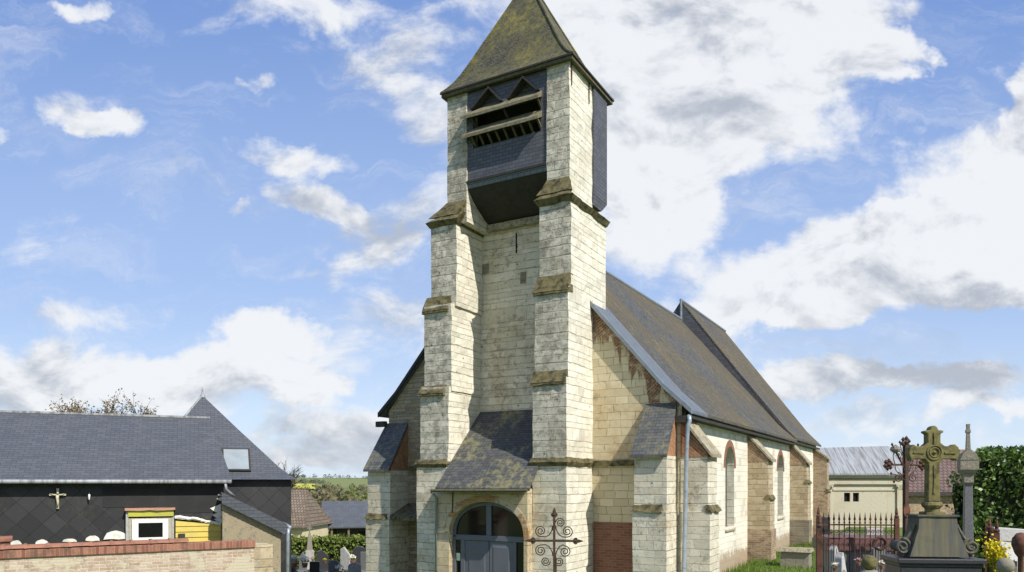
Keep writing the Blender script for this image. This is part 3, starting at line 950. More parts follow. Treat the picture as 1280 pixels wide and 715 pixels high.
nr = roof('nave_roof', 2.56, 17.1, RV, RZ + .02, 2.70, -7.15, 5.28, 5.62, ['nave_slate', 'new_slate'], split=2.95)
kn = lambda e, ze: (e + (RV - e) * .14, ze + (RZ + .02 - ze) * .14 * .82)
for e, ze, vin in ((2.70, 5.28, 0.0), (-7.15, 5.62, -4.29)):          # slopes running forward beside the tower, edged with lead
    kv, kz = kn(e, ze)
    zin = kz + (RZ + .02 - kz) * (vin - kv) / (RV - kv)
    for nm, mt, a0, a1, dn, up in (('roof_slope', 'new_slate', 1.5, 2.556, .09, 0), ('verge', 'lead' if e > 0 else 'dark_board', 1.44, 1.498, .10, .035)):
        m = M()
        for (a, za), (b, zb) in (((vin, zin), (kv, kz)), ((kv, kz), (e, ze))):
            m.hexa([(a, a0, za - dn), (b, a0, zb - dn), (b, a1, zb - dn), (a, a1, za - dn), (a, a0, za + up), (b, a0, zb + up), (b, a1, zb + up), (a, a1, za + up)])
        m.build(nm, mt, nr)
m = M()
m.tube([(RV, 2.5, RZ + .03), (RV, 17.1, RZ + .04)], .07, 8)
m.build('ridge_cap', 'lead', nr)
cr = roof('chancel_roof', 17.12, EAST + .25, RV, 11.85, 2.62, -7.1, 5.42, 5.5, ['nave_slate'])
m = M()
m.wall([(2.55, 5.45), (RV, 11.75), (-7.0, 5.5)], [], lambda a, z, s_: (a, 17.13 + .3 * s_, z))
m.build('step_gable', 'belfry_slate', cr)
m = M()
m.tube([(RV, 17.1, 11.87), (RV, EAST + .25, 11.87)], .07, 8)
m.tube([(RV, 17.1, 10.9), (RV, 17.1, 11.92)], .06, 8)
m.build('ridge_cap', 'lead', cr)
m = M()
m.box(VS + .003, 2.66, 1.55, 17.1, 5.08, 5.17)
m.box(VS + .003, 2.58, 17.12, EAST, 5.18, 5.27)
m.build('eaves_board', 'dark_board', nr)
for v0, v1, z0 in ((2.28, 2.66, 4.98), (-7.25, -6.9, 5.22)):
    m = M()
    m.box(v0, v1, 1.46, 1.60, z0, z0 + .17)
    m.build('eaves_end', 'dark_timber', nr)

# west corner buttresses with slate backs, brick cheeks
def slate_buttress(v0, v1, u0, zt, zb, zoff, base, cheeks='orange_brick'):
    m = M()
    m.box(v0, v1, u0, GP + .02, base, zb)
    m.box(v0 - .02, v1 + .02, u0 - .07, GP + .02, base, zoff)
    m.rough(0.016, 0.4)
    p = m.build('buttress', 'chalk_base', church)
    m = M()
    m.extrude([(v0 + .01, u0 + .02, zb - .02), (v0 + .01, GP + .02, zb - .02), (v0 + .01, GP + .02, zt - .05)], (v1 - v0 - .02, 0, 0))
    m.build('brick_cheek', cheeks, p)
    m = M()
    m.hexa([(v0 - .07, u0 - .13, zb - .04), (v1 + .05, u0 - .13, zb - .04), (v1 + .0, GP + .0, zt - .04), (v0 + .0, GP + .0, zt - .04),
            (v0 - .07, u0 - .13, zb + .03), (v1 + .05, u0 - .13, zb + .03), (v1 + .0, GP + .0, zt + .05), (v0 + .0, GP + .0, zt + .05)])
    m.build('slate_back', 'cap_slate', p)
    m = M()
    m.frus((v0 - .05, v1 - .1, u0 - .13, u0 + .1), (v0, v1 - .12, u0 - .02, u0 + .1), zoff - .02, zoff + .16)
    m.rough(.03, .15, 5)
    m.build('weathering', 'moss_stone', p)
    return p


slate_buttress(1.46, 2.28, 0.80, 5.45, 4.14, 2.80, 0.0)
slate_buttress(-6.95, -6.10, 0.75, 5.28, 3.86, 2.42, -0.5)


def south_buttress(u0, u1, v1, zt, zb, zoff, top, low, lowz, lowmat):
    m = M()
    m.box(VS - .02, v1, u0, u1, .3, zb)
    m.box(VS - .02, v1 + .05, u0 - .03, u1 + .03, .3, zoff)
    m.rough(0.016, 0.4)
    p = m.build('buttress', low, church)
    if lowz:
        m = M()
        m.box(VS - .02, v1 + .10, u0 - .05, u1 + .05, .3, lowz)
        m.rough(.012, .4)
        m.build('plinth', lowmat, p)
    m = M()
    m.extrude([(VS - .02, u0 - .012, zb - .03), (v1 + .01, u0 - .012, zb - .03), (v1 - .02, u0 - .012, zb + .06), (VS - .02, u0 - .012, zt - .05)], (0, u1 - u0 + .024, 0))
    m.build('brick_head', top, p)
    m = M()
    m.hexa([(VS, u0 - .08, zt - .04), (v1 + .10, u0 - .05, zb - .04), (v1 + .10, u1 + .05, zb - .04), (VS, u1 + .08, zt - .04),
            (VS, u0 - .08, zt + .06), (v1 + .10, u0 - .05, zb + .05), (v1 + .10, u1 + .05, zb + .05), (VS, u1 + .08, zt + .06)])
    m.rough(.012, .3, 3)
    m.build('coping', 'pale_cap', p)
    m = M()
    m.frus((v1 - .05, v1 + .11, u0 - .05, u1 + .05), (v1 - .05, v1 + .02, u0 - .03, u1 + .03), zoff, zoff + .16)
    m.rough(.03, .15, 5)
    m.build('weathering', 'moss_stone', p)


south_buttress(1.60, 2.45, 3.06, 5.12, 4.16, 2.78, 'orange_brick', 'chalk_base', 0, None)
south_buttress(9.0, 9.75, 3.07, 5.08, 4.22, 2.93, 'brown_brick', 'rubble', 1.95, 'old_brick')
south_buttress(17.1, 17.85, 3.08, 5.22, 4.28, 3.45, 'brown_brick', 'rubble', 1.9, 'dark_rubble')
south_buttress(23.9, 24.7, 3.05, 5.25, 4.65, 3.0, 'brown_brick', 'old_brick', 0, None)

m = M()                                                    # bricked-up opening at the foot of the gable
m.box(0.02, 1.44, GP - .02, GP + .05, -.3, 2.46)
m.build('brick_infill', 'red_brick', church)

# little mossy roof in the corner beside the left tower buttress
m = M()
m.hexa([(-6.10, .72, 2.42), (-4.58, .30, 2.40), (-4.58, GP, 2.86), (-6.10, GP, 2.70), (-6.10, .72, 2.50), (-4.58, .30, 2.48), (-4.58, GP, 2.98), (-6.10, GP, 2.86)])
m.rough(.03, .2, 4)
m.build('corner_roof', 'moss_stone', church)

# rain pipe at the south corner
m = M()
m.tube([(2.62, 1.50, 5.16), (2.64, 1.48, 5.02), (2.60, 1.47, 4.9), (2.57, 1.47, 4.4), (2.50, 1.47, 1.15), (2.50, 1.42, 1.02)], .055, 12)
rpipe = m.build('rain_pipe', 'zinc_pipe', church, smooth=True)
for z in (4.35, 3.3, 2.2, 1.4):
    m = M()
    v_ = 2.50 + (z - 1.15) * .0215
    m.lathe([(.062, -.02), (.062, .02)], (v_, 1.47, z), 12)
    m.build('pipe_bracket', 'zinc_pipe', rpipe)

# porch between the tower buttresses
PU = -0.25
DC, DH = -2.19, 1.13
m = M()
m.wall([(-3.72, -.3), (-0.955, -.3), (-0.955, 3.34), (-3.72, 3.34)], [arch(DC, DH, -.28, 2.06, 3.0, 22, .8)], lambda a, z, s_: (a, PU + .33 * s_, z))
porch = m.build('porch_wall', 'porch_plaster', church)
m = M()                                                    # brick relieving arch round the doorway
inn, out = arch(DC, DH + .003, 0, 2.06, 3.003, 22, .8)[2:], arch(DC, DH + .15, 0, 2.06, 3.17, 22, .8)[2:]
for j in range(len(inn) - 1):
    q = [out[j], out[j + 1], inn[j + 1], inn[j]]
    m.hexa([(p[0], PU - .012, p[1]) for p in q] + [(p[0], PU + .1, p[1]) for p in q])
m.build('brick_arch', 'arch_brick', porch)
m = M()
pt = (1.60, 5.52)
pe = (-0.62, 3.36)
for v0, v1, a, b in ((-3.49, -0.96, 0.0, 1.0), (-3.50, -0.80, 1.0, 1.3)):
    pass
L_ = lambda t_: (pt[0] + (pe[0] - pt[0]) * t_, pt[1] + (pe[1] - pt[1]) * t_)
(ua, za), (ub, zb) = L_(0), L_(1)
m.hexa([(-3.50, ub, zb - .07), (-0.70, ub, zb - .07), (-0.90, ua, za - .07), (-3.50, ua, za - .07), (-3.50, ub, zb), (-0.70, ub, zb), (-0.90, ua, za), (-3.50, ua, za)])
pr_ = m.build('porch_roof', 'porch_slate', porch)
m = M()
gp = [(-3.60, -.665, 3.285), (-.74, -.665, 3.30)]
m.tube(gp, .04, 8)
m.build('gutter', 'eave_wood', pr_)
m = M()
m.tube([(-3.62, -.62, 3.24), (-3.70, -.30, 3.1), (-3.70, -.30, .1)], .035, 8)
m.build('rain_pipe', 'zinc_pipe', porch, smooth=True)
m = M()
m.tube([(-3.18, PU - .02, 3.25), (-3.20, PU - .02, 2.7)], .014, 6)
m.build('cable', 'dark_board', porch)

# door
DU = PU + .16
dr = M()
inn, out = arch(DC, DH - .10, 0, 2.10, 2.90, 22, .8)[2:], arch(DC, DH - .002, 0, 2.06, 2.998, 22, .8)[2:]
for j in range(len(inn) - 1):
    q = [out[j], out[j + 1], inn[j + 1], inn[j]]
    dr.hexa([(p[0], DU, p[1]) for p in q] + [(p[0], DU + .1, p[1]) for p in q])
for a, b in ((DC - DH + .002, DC - DH + .10), (DC + DH - .10, DC + DH - .002)):
    dr.box(a, b, DU, DU + .1, 0, 2.06)
dr.box(DC - DH + .1, DC + DH - .1, DU - .006, DU + .1, 1.98, 2.12)
dr.box(DC - .075, DC + .075, DU + .003, DU + .1, 2.12, 2.93)
dr.box(DC - .87, DC - .74, DU + .003, DU + .1, 0, 1.98)
dr.box(DC + .72, DC + .82, DU + .003, DU + .1, 0, 1.98)
door = dr.build('door', 'door_grey', church, bevel=.008)
for a, b in ((DC - .738, DC - .012), (DC + .012, DC + .718)):
    m = M()
    m.box(a, b, DU + .025, DU + .08, 0.02, 1.975)
    lf = m.build('door_leaf', 'door_grey', door, bevel=.006)
    m = M()
    m.frus((0, 1, 0, 1), (0, 1, 0, 1), 0, 0)
    m = M()
    for z0, z1 in ((.2, .85), (1.0, 1.86)):
        y0 = DU + .024
        m.hexa([(a + .09, y0, z0), (b - .09, y0, z0), (b - .09, y0, z1), (a + .09, y0, z1), (a + .13, y0 - .014, z0 + .04), (b - .13, y0 - .014, z0 + .04), (b - .13, y0 - .014, z1 - .04), (a + .13, y0 - .014, z1 - .04)])
    m.build('door_panel', 'door_grey', lf)
m = M()
m.tube([(DC + .06, DU + .02, 1.05), (DC + .06, DU - .05, 1.05), (DC + .17, DU - .05, 1.05)], .012, 6)
m.build('handle', 'zinc', door)
for vv in (arch(DC, DH - .06, 2.1, 2.14, 2.94, 22, .8),):
    m = M()
    m.extrude([(p[0], DU + .05, p[1]) for p in vv], (0, .012, 0))
    m.build('fanlight', 'glass_dark', door)
for a, b in ((DC - DH + .09, DC - .86), (DC + .81, DC + DH - .09)):
    m = M()
    m.box(a, b, DU + .05, DU + .06, 0, 1.99)
    m.build('sidelight', 'glass_dark', door)
m = M()
x0, y0 = cw_(DC - .985, DU + .047)
m.box(-.075, .075, -.004, 0, -.10, .10)
o = m.build('paper_notice', 'paper')
o.location = (x0, y0, 1.52)
o.rotation_euler = (0, 0, -TH)
tag(o, 'small pale green paper notice stuck in the narrow glass left of the church door', 'notice')

# ------------------------------------------------------------------ foreground wrought iron cross
def spiral(cx, cz, r, a0, turns, sgn, n=26):
    pts = []
    for i in range(n + 1):
        t_ = i / n
        rr = r * (1 - .82 * t_)
        a = a0 + sgn * turns * 2 * math.pi * t_
        pts.append((cx + rr * math.cos(a), 0, cz + rr * math.sin(a)))
    return pts


ic = thing('iron_cross', 'wrought iron cross with scrolls and leaf shaped tips in front of the church door', 'cross', (0.73, 13, 0), R(-8))
CZ = 2.49
m = M()
m.box(-.02, .02, -.02, .02, 1.2, CZ + .42)
m.box(-.36, .36, -.017, .017, CZ - .018, CZ + .018)
m.tube([(.017, 0, CZ - .25), (.03, 0, CZ - .3), (.03, 0, 1.2)], .016, 6)
m.tube([(-.02, 0, CZ + .18), (-.045, 0, CZ + .25), (-.06, 0, CZ + .28), (-.075, 0, CZ + .26), (-.068, 0, CZ + .235)], .008, 6)
m.build('bar', 'iron', ic)


def fleur(m, px, pz, dx, dz):
    """arrow shaped leaf tip pointing along (dx, dz)"""
    tx, tz = -dz, dx
    P_ = lambda a, b: (px + dx * a + tx * b, 0, pz + dz * a + tz * b)
    out = [P_(0, .016), P_(.025, .05), P_(.055, .062), P_(.075, .05), P_(.085, .028), P_(.105, .03), P_(.19, 0)]
    out += [P_(a_, -b_) for a_, b_ in [(.105, .03), (.085, .028), (.075, .05), (.055, .062), (.025, .05), (0, .016)]]
    m.extrude([(p[0], -.012, p[2]) for p in out], (0, .024, 0))
    m.lathe([(.01, -.03), (.03, 0), (.01, .03)], P_(.05, 0), 8)


for px_, pz_, dx, dz in ((0, CZ + .40, 0, 1), (.32, CZ, 1, 0), (-.32, CZ, -1, 0)):
    m = M()
    fleur(m, px_, pz_, dx, dz)
    m.build('leaf_tip', 'iron', ic)
SCR = [(1, 1, .225, .165, .105, .316), (-1, 1, -.235, .17, None, None), (1, -1, .184, -.184, .083, -.355), (-1, -1, -.235, -.172, -.150, -.355)]
for sx_, sz_, ox, oz, ix, iz in SCR:
    m = M()
    m.tube([(x_, 0, z_) for x_, _, z_ in spiral(ox, CZ + oz, .098, math.pi / 2 * (-sz_), 2.0, sx_ * sz_, 34)], .0105, 6)
    if ix is not None:
        m.tube([(x_, 0, z_) for x_, _, z_ in spiral(ix, CZ + iz, .082, math.pi / 2 + (math.pi / 2) * sx_, 2.0, -sx_ if sz_ > 0 else sx_, 34)], .0105, 6)
    m.tube([(sx_ * .02, 0, CZ + sz_ * .27), (sx_ * .04, 0, CZ + sz_ * .18), (sx_ * .09, 0, CZ + sz_ * .10), (sx_ * .15, 0, CZ + sz_ * .068), (ox, 0, CZ + oz - sz_ * .098)], .011, 6)
    m.build('scroll', 'iron', ic)
m = M()
zg = gz(.73, 13)
m.box(-.28, .28, -.28, .28, zg - .1, zg + .25)
m.frus((-.2, .2, -.2, .2), (-.13, .13, -.13, .13), zg + .25, 1.15)
m.box(-.16, .16, -.16, .16, 1.15, 1.25)
m.build('plinth', 'tomb_stone', ic, bevel=.01)

# ------------------------------------------------------------------ LEFT: slate house
AD = Vector((0.9226, 0.3859, 0))
HO = Vector((-8.34, 22.2, 0))             # right end of the main front
hrz = math.atan2(AD.y, AD.x)
house = thing('slate_house', 'low house clad in black diamond slates with a grey slate roof and pointed pavilion end', 'house', HO, hrz)
# local x along the front (to the right), y back
EZ = 3.52
m = M()
m.box(-9.5, -.16, 0, 4.2, -.3, EZ + .25)
m.build('wall', 'lozenge_slate', house)
m = M()
rise, dep = 1.95, 2.1
m.hexa([(-9.8, -.25, EZ - .02), (.06, -.25, EZ - .02), (-.52, dep, EZ + rise), (-9.8, dep, EZ + rise), (-9.8, -.25, EZ + .06), (.06, -.25, EZ + .06), (-.52, dep, EZ + rise + .09), (-9.8, dep, EZ + rise + .09)])
m.hexa([(-9.8, dep + .002, EZ + rise), (-.52, dep + .002, EZ + rise), (.06, 2 * dep + .25, EZ - .02), (-9.8, 2 * dep + .25, EZ - .02),
        (-9.8, dep + .002, EZ + rise + .09), (-.52, dep + .002, EZ + rise + .09), (.06, 2 * dep + .25, EZ + .06), (-9.8, 2 * dep + .25, EZ + .06)])
hr = m.build('roof', 'house_slate', house)
m = M()
m.box(-9.8, -.50, dep - .05, dep + .05, EZ + rise + .06, EZ + rise + .12)
m.build('ridge_cap', 'zinc', hr)
m = M()
m.tube([(-9.8, -.31, EZ + .0), (.04, -.31, EZ - .0)], .06, 10)
m.build('gutter', 'zinc', hr, smooth=True)
m = M()
m.tube([(-.12, -.30, EZ - .05), (-.10, -.27, EZ - .22), (.0, -.20, EZ - .32), (.12, -.1, EZ - .42)], .04, 8)
m.build('rain_pipe', 'zinc', hr, smooth=True)
# pavilion
PX0, PX1, PY0, PY1 = -2.55, 1.95, .80, 5.6
pcx, pcy = -.72, 3.3
m = M()
m.box(PX0, PX1 - .1, PY0 + .0, PY1, -1.0, EZ + .1)
m.build('wall', 'lozenge_slate', house)
m = M()
prf = [(0, 0), (.10, .06), (.2, .15), (.35, .31), (.6, .57), (.985, .985)]
pa = (PX0 - .2, PX1 + .08, PY0 - .22, PY1 + .2)
vs = []
for t_, zf in prf:
    q = lambda a, b: a + (b - a) * t_
    z = EZ + .07 + 2.80 * zf
    vs += [(q(pa[0], pcx), q(pa[2], pcy), z), (q(pa[1], pcx), q(pa[2], pcy), z), (q(pa[1], pcx), q(pa[3], pcy), z), (q(pa[0], pcx), q(pa[3], pcy), z)]
k = len(prf)
m.add(vs, [(4 * i + j, 4 * i + (j + 1) % 4, 4 * i + 4 + (j + 1) % 4, 4 * i + 4 + j) for i in range(k - 1) for j in range(4)] + [(3, 2, 1, 0), (4 * k - 4, 4 * k - 3, 4 * k - 2, 4 * k - 1)])
pv = m.build('pavilion_roof', 'house_slate', house)
m = M()
m.lathe([(.10, -.06), (.04, .06), (.02, .14), (.03, .17), (.008, .27)], (pcx, pcy, EZ + 2.86), 8)
for i in (0, 3):
    m.tube([vs[4 * j + i] for j in range(3, k)], .035, 6)
m.build('finial', 'zinc', pv)
# skylight on the front slope of the pavilion
def on_pav(x, t_):
    y = pa[2] + (pcy - pa[2]) * t_
    for (a, za), (b, zb) in zip(prf, prf[1:]):
        if t_ <= b:
            z = EZ + .07 + 2.80 * (za + (zb - za) * (t_ - a) / (b - a))
            return Vector((x, y, z))


n_ = Vector((0, -.72, .70))
for nm, mt, g0, g1, grow in (('skylight', 'dark_board', .0, .07, .06), ('pane', 'skylight_glass', .071, .08, 0)):
    m = M()
    xs = (-.12 - grow, .60 + grow)
    t0, t1 = .14 - grow * .25, .36 + grow * .25
    q = [on_pav(xs[0], t0), on_pav(xs[1], t0), on_pav(xs[1], t1), on_pav(xs[0], t1)]
    m.hexa([p + n_ * g0 for p in q] + [p + n_ * g1 for p in q])
    if nm == 'skylight':
        skl = m.build(nm, mt, pv)
    else:
        m.build(nm, mt, skl)
# lean-to at the corner
m = M()
lo = [(-.02, .35, 3.0), (1.74, .35, 2.12)]
m.hexa([(-.22, -.95, -.3), (1.36, -.95, -.3), (1.36, .79, -.3), (-.22, .79, -.3), (-.22, -.95, 3.12), (1.36, -.95, 2.28), (1.36, .79, 2.28), (-.22, .79, 3.12)])
lt = m.build('lean_to_wall', 'lean_render', house)
m = M()
m.hexa([(-.26, -1.1, 3.15), (1.52, -1.1, 2.20), (1.52, .79, 2.20), (-.26, .79, 3.15), (-.26, -1.1, 3.24), (1.52, -1.1, 2.29), (1.52, .79, 2.29), (-.26, .79, 3.24)])
ltr = m.build('lean_to_roof', 'house_slate', house)
m = M()
for i in range(15):                                        # hanging verge slates
    x = -.25 + i * .117
    z = 3.15 - (x + .26) * .534
    m.hexa([(x, -1.125, z - .24), (x + .117, -1.125, z - .29), (x + .117, -1.105, z - .29), (x, -1.105, z - .24), (x, -1.125, z + .08), (x + .117, -1.125, z + .02), (x + .117, -1.105, z + .02), (x, -1.105, z + .08)])
m.build('verge_slate', 'house_slate', ltr)
m = M()
m.tube([(1.60, -1.1, 2.19), (1.60, .8, 2.22)], .06, 8)
m.tube([(1.56, -1.16, 2.17), (1.54, -1.17, 2.0), (1.52, -1.17, -.2)], .05, 10)
m.build('rain_pipe', 'zinc_pipe', lt, smooth=True)
for x0, x1, z0 in ((-3.3, -1.92, 2.80), (-1.90, -.30, 2.62)):           # plain cement boards
    m = M()
    m.box(x0, x1, -.012, -.003, z0, 3.36)
    m.build('cement_board', 'board_black', house)
# window, yellow boards and torn slates low on the front
m = M()
m.box(-2.64, -1.55, -.16, -.003, 1.5, 2.49)
wn = m.build('window', 'grey_render', house)
m = M()
for b_ in ((-2.56, -2.40, 1.7, 2.46), (-1.78, -1.64, 1.7, 2.46), (-2.40, -1.78, 2.36, 2.46), (-2.40, -1.78, 1.7, 1.95)):
    m.box(b_[0], b_[1], -.21, -.162, b_[2], b_[3])
m.build('frame', 'white_paint', wn)
m = M()
m.box(-2.41, -1.77, -.18, -.165, 1.94, 2.37)
m.build('pane', 'glass_dark', wn)
m = M()
m.box(-2.66, -1.50, -.185, -.003, 2.54, 2.70)
m.build('lintel', 'lime_board', wn)
m = M()
m.box(-2.74, -1.46, -.24, -.003, 2.71, 2.78)
m.rough(.012, .3, 4)
m.build('capping', 'pink_board', wn)
for x0, x1, z1 in ((-2.72, -2.645, 2.7), (-1.545, -1.49, 2.52)):
    m = M()
    m.box(x0, x1, -.15, -.003, 1.4, z1)
    m.build('jamb', 'pale_stone', wn)
m = M()
tops = [2.27, 2.24, 2.16]
for i in range(5):
    z0 = 1.60 + i * .16
    x1_ = -.24
    m.hexa([(-1.45, -.10 - .0, z0), (x1_, -.10, z0), (x1_, -.003, z0), (-1.45, -.003, z0), (-1.45, -.075, min(z0 + .158, 2.43)), (x1_, -.075, min(z0 + .158, 2.25)), (x1_, -.003, min(z0 + .158, 2.25)), (-1.45, -.003, min(z0 + .158, 2.43))])
yb = m.build('yellow_siding', 'yellow_board', house)
m = M()
m.tube([(-1.47, -.06, 2.51), (-1.2, -.07, 2.47), (-.95, -.06, 2.45), (-.7, -.07, 2.38), (-.45, -.07, 2.32), (-.24, -.06, 2.28)], .05, 6)
m.rough(.03, .1, 9)
m.build('torn_edge', 'white_scrap', yb)
m = M()
m.box(-1.38, -1.20, -.14, -.09, 1.93, 2.03)
m.build('letter_box', 'dark_board', yb)
for (x, z, s_) in ((-.30, 2.74, .26), (-.28, 2.55, .22), (-.26, 2.42, .18), (-.25, 3.02, .12), (-.24, 3.14, .10)):
    m = M()
    m.extrude([(x - s_ * .9, -.03, z), (x - s_ * .3, -.03, z - s_ * .45), (x + .06, -.03, z - s_ * .5), (x + .06, -.03, z + s_ * .5), (x - s_ * .2, -.03, z + s_ * .3)], (0, .02, 0))
    m.build('torn_scrap', 'white_scrap', house)
for (x, z, w_, h_) in ((-2.98, 1.96, .30, .20), (-5.35, 1.86, .14, .12), (-4.75, 1.89, .14, .10), (-4.1, 1.92, .17, .08), (-3.55, 1.94, .17, .11)):
    m = M()
    m.extrude([(x + w_ * math.cos(a), -.05, z + h_ * 1.2 * math.sin(a) - .05) for a in [math.pi * i / 8 for i in range(9)]], (0, .04, 0))
    m.rough(.02, .12, 5)
    m.build('torn_scrap', 'white_scrap', house)

# crucifix and lamp on the house front
p_ = HO + AD * (-4.38) + Vector((AD.y, -AD.x, 0)) * .02
cx = thing('crucifix', 'small pale crucifix fixed to the black slate house wall', 'crucifix', (p_.x, p_.y, 2.78), hrz)
m = M()
m.box(-.03, .03, -.045, -.005, 0, .56)
m.box(-.20, .20, -.046, -.006, .36, .415)
m.build('cross', 'brass', cx, bevel=.005)
m = M()
m.tube([(0, -.07, .06), (.012, -.085, .18), (-.005, -.07, .28), (0, -.075, .37)], .022, 8, 0, .04)
m.lathe([(.006, -.035), (.028, -.01), (.026, .02), (.008, .035)], (0.01, -.085, .43), 8)
for s_ in (-1, 1):
    m.tube([(s_ * .02, -.075, .37), (s_ * .09, -.07, .385), (s_ * .17, -.06, .41)], .016, 6, 0, .009)
m.build('figure', 'brass', cx, smooth=True)
p_ = HO + AD * (-3.62) + Vector((AD.y, -AD.x, 0)) * .02
wl = thing('wall_lamp', 'tiny white lamp on the black slate wall under the gutter, right of the crucifix', 'lamp', (p_.x, p_.y, 3.1), hrz)
m = M()
m.tube([(0, -.01, .12), (0, -.08, .14), (0, -.1, .08)], .012, 6)
m.build('arm', 'iron', wl)
m = M()
m.lathe([(.012, .08), (.03, .05), (.018, -.07), (.008, -.09)], (0, -.1, 0), 10)
m.build('lamp_shade', 'white_paint', wl, smooth=True)

# ------------------------------------------------------------------ brick yard wall
WA, WB = Vector((-12.2, 12.22, 0)), Vector((-5.64, 16.45, 0))
wd = (WB - WA).normalized()
wlen = (WB - WA).length
yw = thing('brick_wall', 'pale brick yard wall with red brick and terracotta coping in front of the slate house', 'wall', WA, math.atan2(wd.y, wd.x))
WH = 2.20
m = M()
m.box(0, wlen, 0, .24, -.3, WH - .12)
m.rough(.006, .5)
m.build('masonry', 'yard_brick', yw)
m = M()
m.box(-.02, wlen + .02, -.04, .28, WH - .118, WH + .035)
m.build('brick_coping', 'coping_brick', yw, bevel=.01)
m = M()
x = 0.0
while x < wlen - .1:
    L = min(.36, wlen - x)
    if x < wlen - 1.35:
        pts = []
        for i in range(8):
            a = math.pi * i / 7
            pts.append((x, .12 + .17 * math.cos(a), WH + .058 + .065 * math.sin(a) + .004 * rnd.random()))
        m.extrude(pts, (L * (.97), 0, rnd.uniform(-.006, .006)))
        ring = [(x - .02, .12 + .185 * math.cos(math.pi * i / 7), WH + .057 + .085 * math.sin(math.pi * i / 7)) for i in range(8)]
        m.extrude(ring, (.05, 0, 0))
    x += .36
m.build('ridge_tile', 'terracotta', yw)
m = M()
m.box(wlen + .0, wlen + .42, .05, .6, -.3, 2.12)
m.rough(.02, .3)
m.build('end_pier', ['rubble'], yw)
pp = WA + wd * 3.15 + Vector((-wd.y, wd.x, 0)) * 1.2
bp = thing('brick_pier', 'stub of a red brick pier behind the yard wall at the photo\'s left edge', 'pier', (pp.x, pp.y, 0), math.atan2(wd.y, wd.x))
m = M()
m.box(-.2, .2, -.2, .2, -.2, 2.32)
m.build('shaft', 'red_brick', bp, bevel=.01)
m = M()
m.box(-.24, .24, -.24, .24, 2.322, 2.42)
m.build('cap', 'terracotta', bp, bevel=.02)


# ------------------------------------------------------------------ trees
def branchy(m, p, d, L, r, lvl, tips, spread=.55):
    n = 4
    pts = [p]
    q, dd = Vector(p), Vector(d)
    for i in range(n):
        dd = (dd + Vector((rnd.uniform(-1, 1), rnd.uniform(-1, 1), rnd.uniform(-.3, .6))) * .16).normalized()
        q = q + dd * L / n
        pts.append(q.copy())
    m.tube(pts, r, 5 if lvl > 1 else 3, 0, r * .55)
    if lvl == 0:
        tips += pts[1:]
        return
    k = 4 if lvl > 1 else 5
    for i in range(k):
        t_ = .35 + .65 * (i + rnd.random()) / k
        b = pts[min(n, int(t_ * n))]
        nd = (dd + Vector((rnd.gauss(0, 1), rnd.gauss(0, 1), rnd.gauss(.2, .6))) * spread).normalized()
        branchy(m, b, nd, L * rnd.uniform(.5, .75), r * .5, lvl - 1, tips, spread)


def bare_tree(px, ptop, Y, label, h, leafmat=None, nl=0, group=None):
    x, y = (px - 640) / 940 * Y, Y
    zt = EYE + (603 - ptop) / 940 * Y
    z0 = zt - h
    t = thing('bare_tree', label, 'tree', (x, y, z0), 0, group)
    m, tips = M(), []
    m.tube([(0, 0, -.5), (.05, 0, h * .25), (0, .05, h * .45)], h * .028, 7, 0, h * .02)
    for i in range(10):
        a = i * .9 + rnd.random()
        branchy(m, (0, 0, h * (.25 + .021 * i)), Vector((math.cos(a) * .7, math.sin(a) * .7, 1)).normalized(), h * .36, h * .012, 3, tips)
    m.build('trunk', 'bark', t, fix=False)
    if leafmat:
        c = M()
        for i in range(nl):
            p = rnd.choice(tips)
            c.leaf(p + Vector((rnd.gauss(0, .12), rnd.gauss(0, .12), rnd.gauss(0, .12))) * h * .1, h * .016)
        c.build('crown', leafmat, t, fix=False)
    return t


bare_tree(124, 480, 60, 'round budding brown tree rising behind the slate house roof', 12, 'leaf_bud', 9000)
bare_tree(352, 572, 95, 'bare twiggy tree just right of the pointed pavilion roof', 9)
bare_tree(1264, 556, 95, 'leafless tree showing above the ivy hedge on the right', 9)


def clump(m, x, y, z, r, h, n, size):
    for i in range(n):
        a, b = rnd.random() * 6.283, rnd.random()
        rr = r * (rnd.random() ** .4)
        zz_ = rnd.random()
        k = math.sin(math.pi * min(1, .12 + zz_ * .88)) ** .6
        m.leaf((x + rr * k * math.cos(a), y + rr * k * math.sin(a), z + h * (.12 + .88 * zz_)), size, flat=.8)


m, m2 = M(), M()
for i in range(300):
    Y = 130 + 330 * (i / 300) ** 1.2
    t_ = rnd.uniform(-.42, -.08)
    x = t_ * Y + rnd.uniform(-4, 4)
    fresh = rnd.random() < (.55 if -.24 < t_ < -.19 and Y < 220 else .12)
    h = rnd.uniform(7.5, 11.5) * (1.0 if Y < 250 else .75)
    clump(m2 if fresh else m, x, Y, gz(x, Y) - .5, h * .42, h, 170, h * .10)
for i in range(60):
    Y = rnd.uniform(150, 300)
    x = rnd.uniform(-.05, .9) * Y
    h = rnd.uniform(6, 9)
    clump(m, x, Y, gz(x, Y) - .5, h * .42, h, 70, h * .17)
tag(m.build('woods', 'leaf_wood', fix=False), 'brown and green wood in the valley between the slate house and the church', 'woods', kind='stuff')
tag(m2.build('foliage', 'leaf_fresh', fix=False), 'fresh green tree crowns scattered through the brown valley wood', 'foliage', kind='stuff')
m = M()
for i in range(90):
    Y = rnd.uniform(880, 960)
    x = rnd.choice([rnd.gauss(-.285, .012), rnd.gauss(-.215, .02), rnd.uniform(-.5, .6)]) * Y
    h = rnd.uniform(1.5, 5) * rnd.uniform(.5, 1.3)
    clump(m, x, Y, gz(x, Y) - .5, h * .6, h, 40, h * .3)
